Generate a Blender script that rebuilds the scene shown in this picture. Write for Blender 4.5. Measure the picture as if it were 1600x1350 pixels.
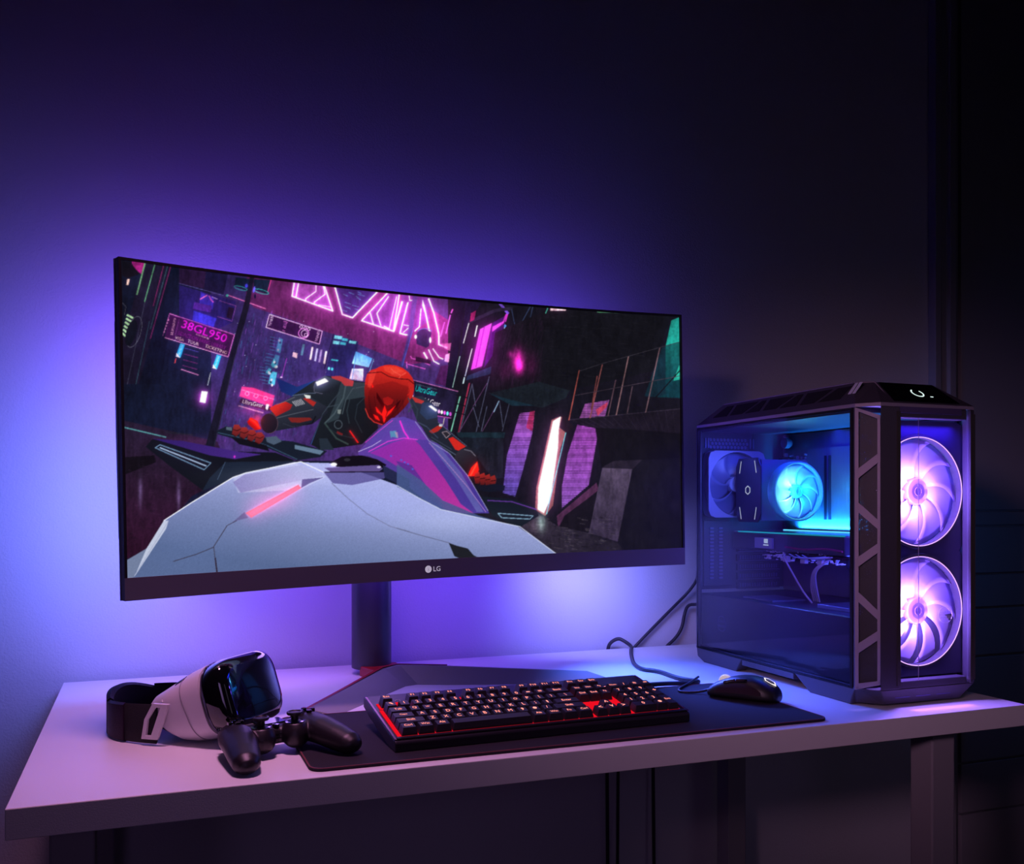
import bpy, bmesh, math, random
import numpy as np
from mathutils import Vector, Matrix
for o in list(bpy.data.objects): bpy.data.objects.remove(o)
random.seed(7)
SC = bpy.context.scene
COL = SC.collection
PI = math.pi
def R(a): return math.radians(a)

# ---------------------------------------------------------------- camera
FPX = 1488.0; YAW = math.atan(570/1488.0); CAMZ = 1.086
cd = bpy.data.cameras.new('camera'); cam = bpy.data.objects.new('camera', cd); COL.objects.link(cam)
cd.sensor_fit = 'HORIZONTAL'; cd.sensor_width = 36.0; cd.lens = 36.0*FPX/1600
cd.shift_y = 110/1600.0; cd.clip_start = 0.05
cam.location = (0, 0, CAMZ); cam.rotation_euler = (PI/2, 0, -YAW)
SC.camera = cam
vs = SC.view_settings
vs.view_transform = 'Standard'; vs.look = 'None'; vs.gamma = 1; vs.use_curve_mapping = False
vs.exposure = 0.0
SC.cycles.use_denoising = True
SC.cycles.max_bounces = 8; SC.cycles.transparent_max_bounces = 24
SC.cycles.sample_clamp_indirect = 3.0

# ---------------------------------------------------------------- world and lights
w = bpy.data.worlds.new('world'); SC.world = w; w.use_nodes = True
bg = w.node_tree.nodes['Background']
bg.inputs[0].default_value = (0.32, 0.26, 0.42, 1); bg.inputs[1].default_value = 0.008

def area(name, loc, aim, size, power, col, shape='RECTANGLE', spread=180):
    l = bpy.data.lights.new(name, 'AREA'); l.energy = power; l.color = col
    l.shape = shape; l.size = size[0]; l.size_y = size[1] if len(size) > 1 else size[0]
    l.spread = R(spread)
    o = bpy.data.objects.new(name, l); COL.objects.link(o); o.location = loc
    d = Vector(aim) - Vector(loc)
    o.rotation_euler = d.to_track_quat('-Z', 'Y').to_euler()
    return o
def point(name, loc, power, col, r=0.01, parent=None):
    l = bpy.data.lights.new(name, 'POINT'); l.energy = power; l.color = col; l.shadow_soft_size = r
    o = bpy.data.objects.new(name, l); COL.objects.link(o); o.location = loc
    if parent: o.parent = parent
    return o
# bias lighting on the back of the monitor, washing the wall
#LIGHTS#
area('bias_light_left', (-0.02, 1.76, 1.08), (-0.14, 2.04, 1.06), (0.06, 0.38), 2.0, (0.16, 0.21, 1.0), spread=150)
area('bias_light_left_top', (0.06, 1.80, 1.34), (0.04, 2.04, 1.36), (0.25, 0.05), 0.85, (0.24, 0.08, 1.0), spread=150)
area('bias_light_top', (0.50, 1.82, 1.35), (0.50, 2.04, 1.38), (0.90, 0.05), 1.9, (0.15, 0.07, 1.0), spread=140)
area('bias_light_right', (0.90, 1.82, 0.98), (1.00, 2.04, 0.86), (0.20, 0.06), 0.85, (0.24, 0.24, 1.0), spread=112)
area('bias_light_low', (0.45, 1.78, 1.00), (0.45, 2.04, 0.92), (0.80, 0.05), 1.4, (0.16, 0.05, 1.0), spread=150)
area('bias_light_desk', (0.86, 1.78, 0.960), (0.93, 1.68, 0.74), (0.16, 0.06), 1.1, (0.07, 0.15, 1.0), spread=95)
area('mat_fill', (0.97, 1.70, 0.985), (1.05, 1.35, 0.74), (0.05, 0.05), 0.75, (0.07, 0.12, 1.0), spread=70)  # added fill behind the monitor, turning the desk by the tower bluer
area('bias_light_desk_left', (0.25, 1.80, 0.965), (0.20, 1.74, 0.74), (0.55, 0.05), 0.50, (0.50, 0.28, 1.0), spread=160)
# ceiling lamp over the left of the desk: pink wash
area('room_lamp', (0.10, 1.20, 2.6), (0.16, 1.36, 0.74), (0.25, 0.25), 1.75, (1.0, 0.40, 0.80), spread=50)
# unseen fill lights added to stand for faint light from the room
area('right_fill', (2.2, -0.6, 1.5), (1.6, 1.6, 0.9), (0.8, 0.8), 0.22, (0.75, 0.60, 1.0), spread=90)
area('left_fill', (-0.5, -1.4, 1.3), (0.3, 1.2, 0.72), (0.8, 0.8), 0.16, (0.62, 0.36, 1.0), spread=40)  # second added fill, lifting the desk's front face
area('tower_fill', (-1.3, -0.6, 1.7), (1.12, 1.35, 1.0), (0.3, 0.3), 0.45, (1.0, 0.50, 0.85), spread=24)  # added narrow fill from out of view, brightening the tower's front left
#LIGHTS_END#

# ---------------------------------------------------------------- materials
def mat(name, base=(0.5,0.5,0.5), rough=0.5, metal=0.0, spec=0.5, emit=None, es=0.0, coat=0.0,
        bump=0.0, bscale=300.0, vary=0.0, trans=0.0, sheen=0.0, bstretch=None):
    m = bpy.data.materials.new(name); m.use_nodes = True
    nt = m.node_tree; b = nt.nodes['Principled BSDF']
    b.inputs['Base Color'].default_value = (*base, 1)
    b.inputs['Roughness'].default_value = rough
    b.inputs['Metallic'].default_value = metal
    b.inputs['Specular IOR Level'].default_value = spec
    b.inputs['Coat Weight'].default_value = coat
    b.inputs['Transmission Weight'].default_value = trans
    b.inputs['Sheen Weight'].default_value = sheen
    if emit:
        b.inputs['Emission Color'].default_value = (*emit, 1); b.inputs['Emission Strength'].default_value = es
    if bump or vary:
        tc = nt.nodes.new('ShaderNodeTexCoord'); n = nt.nodes.new('ShaderNodeTexNoise')
        n.inputs['Scale'].default_value = bscale; n.inputs['Detail'].default_value = 3
        src = tc.outputs['Object']
        if bstretch:
            mp = nt.nodes.new('ShaderNodeMapping'); mp.inputs['Scale'].default_value = bstretch
            nt.links.new(src, mp.inputs[0]); src = mp.outputs[0]
        nt.links.new(src, n.inputs['Vector'])
        if bump:
            bp = nt.nodes.new('ShaderNodeBump'); bp.inputs['Strength'].default_value = bump
            bp.inputs['Distance'].default_value = 0.002
            nt.links.new(n.outputs['Fac'], bp.inputs['Height']); nt.links.new(bp.outputs[0], b.inputs['Normal'])
        if vary:
            mx = nt.nodes.new('ShaderNodeMixRGB'); mx.blend_type = 'MULTIPLY'; mx.inputs[0].default_value = vary
            mx.inputs[1].default_value = (*base, 1)
            nt.links.new(n.outputs['Fac'], mx.inputs[2]); nt.links.new(mx.outputs[0], b.inputs['Base Color'])
    return m
def emis(name, col, s):
    m = bpy.data.materials.new(name); m.use_nodes = True; nt = m.node_tree
    for n in list(nt.nodes): nt.nodes.remove(n)
    o = nt.nodes.new('ShaderNodeOutputMaterial'); e = nt.nodes.new('ShaderNodeEmission')
    e.inputs[0].default_value = (*col, 1); e.inputs[1].default_value = s
    nt.links.new(e.outputs[0], o.inputs[0]); return m
def thin_glass(name, tint, refl=0.06, rough=0.0):
    m = bpy.data.materials.new(name); m.use_nodes = True; nt = m.node_tree
    for n in list(nt.nodes): nt.nodes.remove(n)
    o = nt.nodes.new('ShaderNodeOutputMaterial'); t = nt.nodes.new('ShaderNodeBsdfTransparent')
    g = nt.nodes.new('ShaderNodeBsdfGlossy'); mx = nt.nodes.new('ShaderNodeMixShader')
    lw = nt.nodes.new('ShaderNodeLayerWeight'); pw = nt.nodes.new('ShaderNodeMath'); pw.operation = 'POWER'; pw.inputs[1].default_value = 4.0
    ad = nt.nodes.new('ShaderNodeMath'); ad.operation = 'MULTIPLY_ADD'; ad.inputs[1].default_value = 0.7; ad.inputs[2].default_value = refl
    nt.links.new(lw.outputs['Facing'], pw.inputs[0])
    t.inputs[0].default_value = (*tint, 1); g.inputs['Roughness'].default_value = rough
    g.inputs[0].default_value = (0.8, 0.85, 1, 1)
    nt.links.new(pw.outputs[0], ad.inputs[0]); nt.links.new(ad.outputs[0], mx.inputs[0])
    nt.links.new(t.outputs[0], mx.inputs[1]); nt.links.new(g.outputs[0], mx.inputs[2])
    nt.links.new(mx.outputs[0], o.inputs[0]); return m
def translucent(name, col, mixf=0.5, rough=0.3):
    m = bpy.data.materials.new(name); m.use_nodes = True; nt = m.node_tree
    for n in list(nt.nodes): nt.nodes.remove(n)
    o = nt.nodes.new('ShaderNodeOutputMaterial'); t = nt.nodes.new('ShaderNodeBsdfTranslucent')
    d = nt.nodes.new('ShaderNodeBsdfDiffuse'); mx = nt.nodes.new('ShaderNodeMixShader'); mx.inputs[0].default_value = mixf
    t.inputs[0].default_value = (*col, 1); d.inputs[0].default_value = (*col, 1)
    nt.links.new(d.outputs[0], mx.inputs[1]); nt.links.new(t.outputs[0], mx.inputs[2])
    nt.links.new(mx.outputs[0], o.inputs[0]); return m

# ---------------------------------------------------------------- mesh builder
class MB:
    def __init__(s, M=None): s.v = []; s.f = []; s.mi = []; s.cur = 0; s.M = M
    def add(s, vs, fs):
        b = len(s.v)
        for p in vs:
            p = Vector(p)
            if s.M is not None: p = s.M @ p
            s.v.append(tuple(p))
        for f in fs: s.f.append([i+b for i in f]); s.mi.append(s.cur)
        return s
    def box(s, x0, x1, y0, y1, z0, z1):
        return s.add([(x0,y0,z0),(x1,y0,z0),(x1,y1,z0),(x0,y1,z0),(x0,y0,z1),(x1,y0,z1),(x1,y1,z1),(x0,y1,z1)],
                     [(0,3,2,1),(4,5,6,7),(0,1,5,4),(1,2,6,5),(2,3,7,6),(3,0,4,7)])
    def prism(s, poly, a, b, axis='z'):
        f = {'z': lambda u,v,t:(u,v,t), 'y': lambda u,v,t:(u,t,v), 'x': lambda u,v,t:(t,u,v)}[axis]
        n = len(poly)
        vs = [f(u,v,a) for u,v in poly] + [f(u,v,b) for u,v in poly]
        return s.add(vs, [list(range(n))[::-1], list(range(n,2*n))] + [(i,(i+1)%n,n+(i+1)%n,n+i) for i in range(n)])
    def loft(s, rings, c0=True, c1=True, closed=True):
        n = len(rings[0]); vs = [p for r in rings for p in r]; fs = []
        m = n if closed else n-1
        for k in range(len(rings)-1):
            for i in range(m):
                j = (i+1) % n
                fs.append((k*n+i, k*n+j, (k+1)*n+j, (k+1)*n+i))
        if c0: fs.append(list(range(n))[::-1])
        if c1: fs.append(list(range((len(rings)-1)*n, len(rings)*n)))
        return s.add(vs, fs)
    def tube(s, pts, r, n=10, smooth_iter=0):
        pts = [Vector(p) for p in pts]
        for _ in range(smooth_iter):
            q = [pts[0]]
            for a, b in zip(pts, pts[1:]): q += [a*0.75+b*0.25, a*0.25+b*0.75]
            pts = q + [pts[-1]]
        rings = []; up = None
        for i, p in enumerate(pts):
            t = (pts[min(i+1,len(pts)-1)] - pts[max(i-1,0)]).normalized()
            if up is None: up = t.orthogonal().normalized()
            up = (up - t*up.dot(t)); up = up.normalized() if up.length > 1e-6 else t.orthogonal().normalized()
            sd = t.cross(up)
            rr = r[i] if isinstance(r, (list,tuple)) else r
            rings.append([p + (up*math.cos(2*PI*k/n) + sd*math.sin(2*PI*k/n))*rr for k in range(n)])
        return s.loft(rings)
    def cyl(s, p0, p1, r0, r1=None, n=24):
        return s.tube([p0, p1], [r0, r0 if r1 is None else r1], n)
    def lathe(s, prof, c=(0,0,0), axis='z', n=32, cap=True, closed_prof=False):
        rings = []
        for r, h in prof:
            ring = []
            for k in range(n):
                a = 2*PI*k/n; u, v = r*math.cos(a), r*math.sin(a)
                p = {'z': (u,v,h), 'y': (u,h,v), 'x': (h,u,v)}[axis]
                ring.append((p[0]+c[0], p[1]+c[1], p[2]+c[2]))
            rings.append(ring)
        if closed_prof: rings.append(rings[0]); cap = False
        return s.loft(rings, cap, cap)
    def ell(s, c, r, n=24, m=14):
        rings = []
        for j in range(1, m):
            th = PI*j/m
            rings.append([(c[0]+r[0]*math.sin(th)*math.cos(2*PI*k/n), c[1]+r[1]*math.sin(th)*math.sin(2*PI*k/n), c[2]+r[2]*math.cos(th)) for k in range(n)])
        return s.loft(rings)
    def frame(s, outer, inner, a, b, axis='z'):
        f = {'z': lambda u,v,t:(u,v,t), 'y': lambda u,v,t:(u,t,v), 'x': lambda u,v,t:(t,u,v)}[axis]
        n = len(outer); vs = []
        for t in (a, b):
            vs += [f(u,v,t) for u,v in outer] + [f(u,v,t) for u,v in inner]
        fs = []
        for i in range(n):
            j = (i+1)%n
            fs += [(i,n+i,n+j,j), (2*n+i,2*n+j,3*n+j,3*n+i), (i,j,2*n+j,2*n+i), (n+i,3*n+i,3*n+j,n+j)]
        return s.add(vs, fs)
    def build(s, name, mats, parent=None, smooth=False, bevel=0.0, bseg=2, subd=0, loc=None, weld=False, voxel=0, sm=0):
        me = bpy.data.meshes.new(name); me.from_pydata(s.v, [], s.f); me.update()
        mats = mats if isinstance(mats, (list, tuple)) else [mats]
        for m in mats: me.materials.append(m)
        for p, i in zip(me.polygons, s.mi): p.material_index = i
        bm = bmesh.new(); bm.from_mesh(me)
        if weld: bmesh.ops.remove_doubles(bm, verts=bm.verts, dist=1e-5)
        bmesh.ops.recalc_face_normals(bm, faces=bm.faces)
        bm.to_mesh(me); bm.free()
        o = bpy.data.objects.new(name, me); COL.objects.link(o)
        if loc: o.location = loc
        if parent: o.parent = parent
        if smooth:
            me.polygons.foreach_set('use_smooth', [True]*len(me.polygons))
            try: me.set_sharp_from_angle(angle=R(smooth if smooth is not True else 40))
            except Exception: pass
        if voxel:
            r = o.modifiers.new('r', 'REMESH'); r.mode = 'VOXEL'; r.voxel_size = voxel; r.use_smooth_shade = True
            if sm:
                q = o.modifiers.new('s', 'SMOOTH'); q.iterations = sm; q.factor = 0.6
        if bevel:
            b = o.modifiers.new('b', 'BEVEL'); b.width = bevel; b.segments = bseg; b.limit_method = 'ANGLE'; b.angle_limit = R(30)
        if subd:
            b = o.modifiers.new('sd', 'SUBSURF'); b.levels = subd; b.render_levels = subd
        return o

def thing(name, label, cat, loc=(0,0,0), rotz=0, group=None):
    o = bpy.data.objects.new(name, None); COL.objects.link(o); o.empty_display_size = 0.05
    o.location = loc; o.rotation_euler = (0,0,rotz)
    o['label'] = label; o['category'] = cat
    if group: o['group'] = group
    return o
def tag(o, label, cat, group=None):
    o['label'] = label; o['category'] = cat
    if group: o['group'] = group
    return o
def struct(o): o['kind'] = 'structure'; return o

_tx = {}
def text2d(s, bold=False):
    """outline of a word as (verts, faces), cap height about 0.7, from the built-in font"""
    if s in _tx: return _tx[s]
    c = bpy.data.curves.new('t', 'FONT'); c.body = s; c.align_x = 'CENTER'; c.align_y = 'CENTER'; c.resolution_u = 3
    if bold: c.offset = 0.02
    o = bpy.data.objects.new('t', c); COL.objects.link(o)
    dg = bpy.context.evaluated_depsgraph_get(); dg.update()
    ev = o.evaluated_get(dg); me = ev.to_mesh()
    vs = [(v.co.x, v.co.y) for v in me.vertices]; fs = [list(p.vertices) for p in me.polygons]
    ev.to_mesh_clear(); bpy.data.objects.remove(o); bpy.data.curves.remove(c)
    _tx[s] = (vs, fs); return vs, fs
def fit_text(s, wid, hei):
    vs, fs = text2d(s)
    if not vs: return [], []
    xs = [v[0] for v in vs]; ys = [v[1] for v in vs]
    w0, h0 = max(xs)-min(xs), max(ys)-min(ys); cx, cy = (max(xs)+min(xs))/2, (max(ys)+min(ys))/2
    k = min(wid/w0, hei/h0) if hei else wid/w0
    return [((x-cx)*k, (y-cy)*k) for x, y in vs], fs
def superell(a, b, n=32, e=2.6):
    out = []
    for k in range(n):
        t = 2*PI*k/n; c, s_ = math.cos(t), math.sin(t)
        out.append((a*math.copysign(abs(c)**(2/e), c), b*math.copysign(abs(s_)**(2/e), s_)))
    return out

M_wall = mat('wall_paint', (0.62,0.62,0.66), 0.75, bump=0.35, bscale=260)
M_dim = mat('low_bounce_dark', (0.05,0.05,0.06), 0.9, bump=0.2, bscale=200)  # kept dark to cut light bounced off the unseen walls and ceiling
M_floor = mat('floor_wood', (0.06,0.05,0.05), 0.6, vary=0.5, bscale=20)
M_desk = mat('desk_white', (0.80,0.80,0.80), 0.42, bump=0.08, bscale=600)
M_black = mat('black_plastic', (0.012,0.012,0.014), 0.42, bump=0.04, bscale=900)
M_gloss = mat('gloss_black', (0.004,0.004,0.006), 0.06, coat=1.0, bump=0.01, bscale=5)
M_dark = mat('charcoal_metal', (0.035,0.035,0.042), 0.38, metal=0.4, bump=0.03, bscale=900)
M_trim = mat('door_paint', (0.30,0.30,0.33), 0.6, bump=0.1, bscale=200)
# ---------------------------------------------------------------- room shell
struct(MB().box(-2.4, 3.6, 2.04, 2.14, 0, 2.75).build('wall_back', M_wall))
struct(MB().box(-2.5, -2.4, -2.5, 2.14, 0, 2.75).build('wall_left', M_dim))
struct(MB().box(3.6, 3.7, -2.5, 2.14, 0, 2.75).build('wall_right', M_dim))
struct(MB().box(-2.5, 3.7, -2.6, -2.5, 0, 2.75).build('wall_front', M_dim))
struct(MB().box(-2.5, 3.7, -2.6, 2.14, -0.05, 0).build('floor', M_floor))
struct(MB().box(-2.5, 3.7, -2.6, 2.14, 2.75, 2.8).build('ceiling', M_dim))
m = MB(); m.box(-2.4, 2.01, 2.025, 2.04, 0, 0.09)
struct(m.build('baseboard_back', M_trim, bevel=0.003))
# door casing and panelled door at the right end of the back wall
m = MB()
prof = [(2.009,2.04),(2.009,2.013),(2.030,2.013),(2.036,2.020),(2.055,2.020),(2.061,2.012),(2.082,2.012),(2.094,2.022),(2.094,2.04)]
m.prism(prof, 0, 2.64, 'z')
m.prism([(2.009,2.64),(3.05,2.64),(3.05,2.72),(2.009,2.72)], 2.013, 2.04, 'y')
struct(m.build('trim_1', M_trim, bevel=0.002))
m = MB()
zs = [0.02, 0.22, 0.36, 0.50, 0.655, 0.79, 0.885, 1.02, 1.062, 2.60]
for a, b in zip(zs, zs[1:]):
    m.box(2.11, 2.98, 2.022, 2.036, a+0.003, b-0.003)
m.box(2.096, 3.0, 2.034, 2.0395, 0.0, 2.638)
struct(m.build('door_1', M_trim, bevel=0.002))

# ---------------------------------------------------------------- desk
dk = thing('desk', 'long white laminate desk against the wall carrying the computer gear', 'desk', (0,0,0))
MB().box(-0.150, 1.405, 1.207, 2.015, 0.704, 0.740).build('tabletop', M_desk, dk, bevel=0.0012)
M_leg = mat('leg_grey', (0.30,0.29,0.31), 0.5, bump=0.05)
for x, y in ((-0.108,1.245),(1.235,1.245),(-0.108,1.93),(1.29,1.93)):
    m = MB()
    m.box(x, x+0.05, y, y+0.05, 0.0, 0.698); m.box(x-0.012, x+0.062, y-0.012, y+0.062, 0.698, 0.704)
    m.build('leg', M_leg, dk, bevel=0.003)

# ---------------------------------------------------------------- desk mat
M_pad = mat('mat_cloth', (0.008,0.006,0.013), 0.9, bump=0.3, bscale=1500, sheen=0.0)
M_stitch = mat('mat_stitch', (0.16,0.03,0.04), 0.7, bump=0.3, bscale=900)
pm = thing('desk_mat', 'wide black cloth desk mat lying under the keyboard and mouse', 'mouse pad', (0.60,1.42,0.740))
def rrect(x0, x1, y0, y1, r, n=6):
    out = []
    for cx, cy, a0 in ((x1-r,y0+r,-90),(x1-r,y1-r,0),(x0+r,y1-r,90),(x0+r,y0+r,180)):
        for k in range(n+1):
            a = R(a0+90*k/n); out.append((cx+r*math.cos(a), cy+r*math.sin(a)))
    return out
MB().prism(rrect(-0.405,0.410,-0.192,0.126,0.018), 0, 0.004).build('cloth', M_pad, pm, bevel=0.001)
MB().frame(rrect(-0.4045,0.4095,-0.1915,0.1255,0.018), rrect(-0.4025,0.4075,-0.1895,0.1235,0.017), 0.0012, 0.0046).build('stitched_edge', M_stitch, pm)
# ---------------------------------------------------------------- curved monitor
S = 1.25
MW, MHh, RR = 0.828*S, 0.394*S, 2.3*S
def camxy(lat, dep): return (lat*math.cos(YAW)+dep*math.sin(YAW), -lat*math.sin(YAW)+dep*math.cos(YAW))
pl = camxy(-0.446*S, 1.0877*S); pr = camxy(0.2707*S, 1.503*S)
mx, my = (pl[0]+pr[0])/2, (pl[1]+pr[1])/2
mrot = math.atan2(pr[1]-pl[1], pr[0]-pl[0])
ZM = CAMZ + ((0.2807+0.2959)/2 + (-0.1133-0.098)/2)/2*S
ROLL = math.atan2((0.2959-0.2807 + 0.1133-0.098)/2*S, MW)
mon = thing('monitor', 'large curved ultrawide monitor on a black V stand, screen showing a red-helmeted rider', 'monitor', (mx, my, 0.740), mrot)
RM = Matrix.Translation((0,0,ZM-0.740)) @ Matrix.Rotation(-ROLL, 4, 'Y')
hw, hh = MW/2, MHh/2
def yc(x): return math.sqrt(RR*RR-x*x) - math.sqrt(RR*RR-hw*hw)
M_bez = mat('bezel_plastic', (0.13,0.13,0.165), 0.5, bump=0.03, bscale=900)
M_edge = mat('edge_metal', (0.09,0.10,0.13), 0.35, metal=0.5, bump=0.02)
NX = 48
xs_ = [-hw + MW*i/NX for i in range(NX+1)]
def curved_slab(m, x0, x1, z0, z1, d0, d1, n=NX):
    """slab following the panel's curve, between depths d0 (front) and d1 (back)"""
    rings = []
    for i in range(n+1):
        x = x0+(x1-x0)*i/n; nx = -x/RR; ny = math.sqrt(1-nx*nx)
        # back direction along the curve's normal
        bx, by = x/RR, ny
        y = yc(x)
        rings.append([(x+bx*d0, y+by*d0, z0), (x+bx*d1, y+by*d1, z0), (x+bx*d1, y+by*d1, z1), (x+bx*d0, y+by*d0, z1)])
    m.loft(rings)
CHIN = 0.033
m = MB(RM); curved_slab(m, -hw, hw, -hh, hh, 0.004, 0.016)
m.build('panel_frame', M_bez, mon, smooth=30)
m = MB(RM); curved_slab(m, -hw, hw, -hh, -hh+CHIN, 0.0, 0.004)
m.build('bottom_bezel', M_bez, mon, smooth=30)
m = MB(RM)
curved_slab(m, -hw, hw, hh-0.004, hh, 0.0, 0.004)
for sx in (-1, 1):
    a, b = sorted((sx*hw, sx*(hw-0.004))); curved_slab(m, a, b, -hh+CHIN, hh-0.004, 0.0, 0.004, 2)
m.build('thin_bezel', M_black, mon, smooth=30)
m = MB(RM); curved_slab(m, -hw-0.0005, hw+0.0005, -hh-0.0005, hh+0.0005, 0.016, 0.020)
m.build('edge_trim', M_edge, mon, smooth=30)
# swelling rear shell
m = MB(RM); rings = []
for k, (f, d) in enumerate([(1.0,0.020),(0.995,0.034),(0.95,0.042),(0.70,0.052),(0.42,0.075),(0.30,0.10)]):
    ring = []
    a, b = hw*f, hh*f
    for (u, v) in superell(a, b, 48, 9 if k < 3 else 4):
        ring.append((u+u/RR*d, yc(max(-hw,min(hw,u)))+d, v))
    rings.append(ring)
m.loft(rings, False, True); m.build('rear_shell', M_black, mon, smooth=40)
# column, neck arm, base
MI = (Matrix.Translation((mx,my,0.74)) @ Matrix.Rotation(mrot, 4, 'Z')).inverted()
def W2M(p): return tuple(MI @ Vector(p))
cxy = Vector(W2M((0.4245, 1.904, 0.74)))
cX, cY = cxy.x, cxy.y
m = MB()
rings = []
for z in (0.012, 0.40):
    rings.append([(cX+0.040*math.cos(2*PI*k/48), cY+0.040*math.sin(2*PI*k/48), z) for k in range(48)])
m.loft(rings); m.build('column', mat('column_satin', (0.06,0.06,0.07), 0.33, metal=0.35, bump=0.02), mon, smooth=40, bevel=0.002)
m = MB(); m.box(cX-0.034, cX+0.034, 0.09, cY+0.02, 0.29, 0.37); m.build('neck_arm', M_black, mon, bevel=0.008)
M_base = mat('base_metal', (0.24,0.24,0.25), 0.6, metal=0.0, bump=0.03)
M_red = mat('red_accent', (0.35,0.01,0.01), 0.4, bump=0.02)
# V base: sections of front-bottom, front-top, rear-top, rear-bottom points along left foot, apex, right foot
secs = [((0.286,1.549,0.740),(0.250,1.590,0.744),(0.246,1.594,0.744),(0.243,1.597,0.740)),
        ((0.300,1.556,0.740),(0.262,1.600,0.747),(0.257,1.605,0.747),(0.252,1.610,0.740)),
        ((0.455,1.745,0.740),(0.420,1.770,0.771),(0.415,1.778,0.771),(0.412,1.785,0.740)),
        ((0.480,1.752,0.740),(0.454,1.788,0.773),(0.450,1.797,0.773),(0.448,1.806,0.740)),
        ((0.531,1.728,0.740),(0.542,1.760,0.770),(0.544,1.768,0.770),(0.545,1.776,0.740)),
        ((0.802,1.640,0.740),(0.801,1.679,0.757),(0.802,1.685,0.757),(0.803,1.692,0.740)),
        ((0.845,1.640,0.740),(0.842,1.650,0.743),(0.842,1.653,0.743),(0.842,1.656,0.740))]
m = MB(); m.loft([[W2M(p) for p in s] for s in secs]); m.build('v_base', M_base, mon, smooth=25, bevel=0.001)
# red underside lip behind the apex and the block tying it to the column
secs = [((0.246,1.598,0.7435),(0.250,1.591,0.7455),(0.247,1.596,0.7455),(0.243,1.602,0.743)),
        ((0.414,1.782,0.768),(0.418,1.774,0.7735),(0.414,1.781,0.7735),(0.410,1.788,0.768)),
        ((0.448,1.806,0.768),(0.451,1.795,0.7745),(0.448,1.802,0.7745),(0.445,1.810,0.768)),
        ((0.545,1.778,0.766),(0.543,1.768,0.7715),(0.544,1.774,0.7715),(0.546,1.782,0.766))]
m = MB(); m.loft([[W2M(p) for p in s] for s in secs]); m.build('red_lip', M_red, mon)
m = MB(); m.prism([W2M(p)[:2] for p in ((0.425,1.775,0),(0.470,1.785,0),(0.475,1.90,0),(0.425,1.93,0),(0.395,1.88,0))], 0.0, 0.020)
m.build('base_hub', M_red, mon, bevel=0.002)
# maker's mark on the chin
M_logo = emis('logo_print', (0.9,0.9,0.95), 0.0)
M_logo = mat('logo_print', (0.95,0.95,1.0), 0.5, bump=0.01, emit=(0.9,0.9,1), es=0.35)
lx = None
def chin_px(px):
    """distance along the panel whose sight line falls on image column px"""
    best = None
    for i in range(4001):
        x = -hw+MW*i/4000; p = (Matrix.Translation((mx,my,0.74)) @ Matrix.Rotation(mrot,4,'Z') @ RM) @ Vector((x, yc(x), -hh+0.016))
        d = p.x*math.sin(YAW)+p.y*math.cos(YAW); l = p.x*math.cos(YAW)-p.y*math.sin(YAW)
        e = abs(800+FPX*l/d-px)
        if best is None or e < best[0]: best = (e, x)
    return best[1]
LX = chin_px(674)
m = MB(RM)
def decal(m, vs, fs, x, z, off=-0.0006):
    m.add([(x+u, yc(x+u)+off, z+v) for u, v in vs], fs)
n = 40; c = [(0.0062*math.cos(2*PI*k/n), 0.0062*math.sin(2*PI*k/n)) for k in range(n)]
decal(m, c, [list(range(n))], LX-0.006, -hh+0.0165)
tv, tf = fit_text('LG', 0.02, 0.0085); decal(m, tv, tf, LX+0.0105, -hh+0.0165)
m.build('logo', M_logo, mon)
m = MB(RM)
tv, tf = fit_text('L', 0.02, 0.005); decal(m, tv, tf, LX-0.0052, -hh+0.0168, -0.0009)
m.build('logo_mark', mat('logo_dark', (0.25,0.25,0.3), 0.5, bump=0.01), mon)
# ---------------------------------------------------------------- the picture shown on the screen
# painted onto a numpy canvas and carried by the screen mesh as a colour attribute;
# positions are traced, then rectified onto the panel through the sight line of each screen point
X0, Y0, SS = 184, 394, 2
CW, CH = int((1074-X0)*SS), int((948-Y0)*SS)
CV = np.zeros((CH, CW, 3)); GL = np.zeros((CH, CW, 3))
def mask(pts, pad=0.0):
    p = [((x-X0)*SS, (y-Y0)*SS) for x, y in pts]
    xs = [q[0] for q in p]; ys = [q[1] for q in p]
    a, b = max(0, int(min(xs))-1), min(CW, int(max(xs))+2); c, d = max(0, int(min(ys))-1), min(CH, int(max(ys))+2)
    if b <= a or d <= c: return None
    X, Y = np.meshgrid(np.arange(a, b)+0.5, np.arange(c, d)+0.5)
    ins = np.zeros(X.shape, bool); n = len(p)
    for i in range(n):
        (x1, y1), (x2, y2) = p[i], p[(i+1) % n]
        if y1 == y2: continue
        ins ^= ((y1 > Y) != (y2 > Y)) & (X < (x2-x1)*(Y-y1)/(y2-y1)+x1)
    return a, b, c, d, ins.astype(float), X/SS+X0, Y/SS+Y0
def poly(pts, col, alpha=1.0, col2=None, g=None, glow=0.0, stripe=None):
    r = mask(pts)
    if r is None: return
    a, b, c, d, m, X, Y = r
    col = np.array(col, float)/255
    if col2 is not None:
        (gx1, gy1), (gx2, gy2) = g; L2 = (gx2-gx1)**2+(gy2-gy1)**2
        t = np.clip(((X-gx1)*(gx2-gx1)+(Y-gy1)*(gy2-gy1))/L2, 0, 1)[..., None]
        cc = col*(1-t)+np.array(col2, float)/255*t
    else: cc = np.broadcast_to(col, m.shape+(3,))
    if stripe: cc = cc*(0.72+0.28*np.sign(np.sin(Y*2*PI/stripe)))[..., None]
    w_ = (m*alpha)[..., None]
    CV[c:d, a:b] = CV[c:d, a:b]*(1-w_)+cc*w_
    GL[c:d, a:b] *= (1-w_)
    if glow: GL[c:d, a:b] += cc*w_*glow
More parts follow.
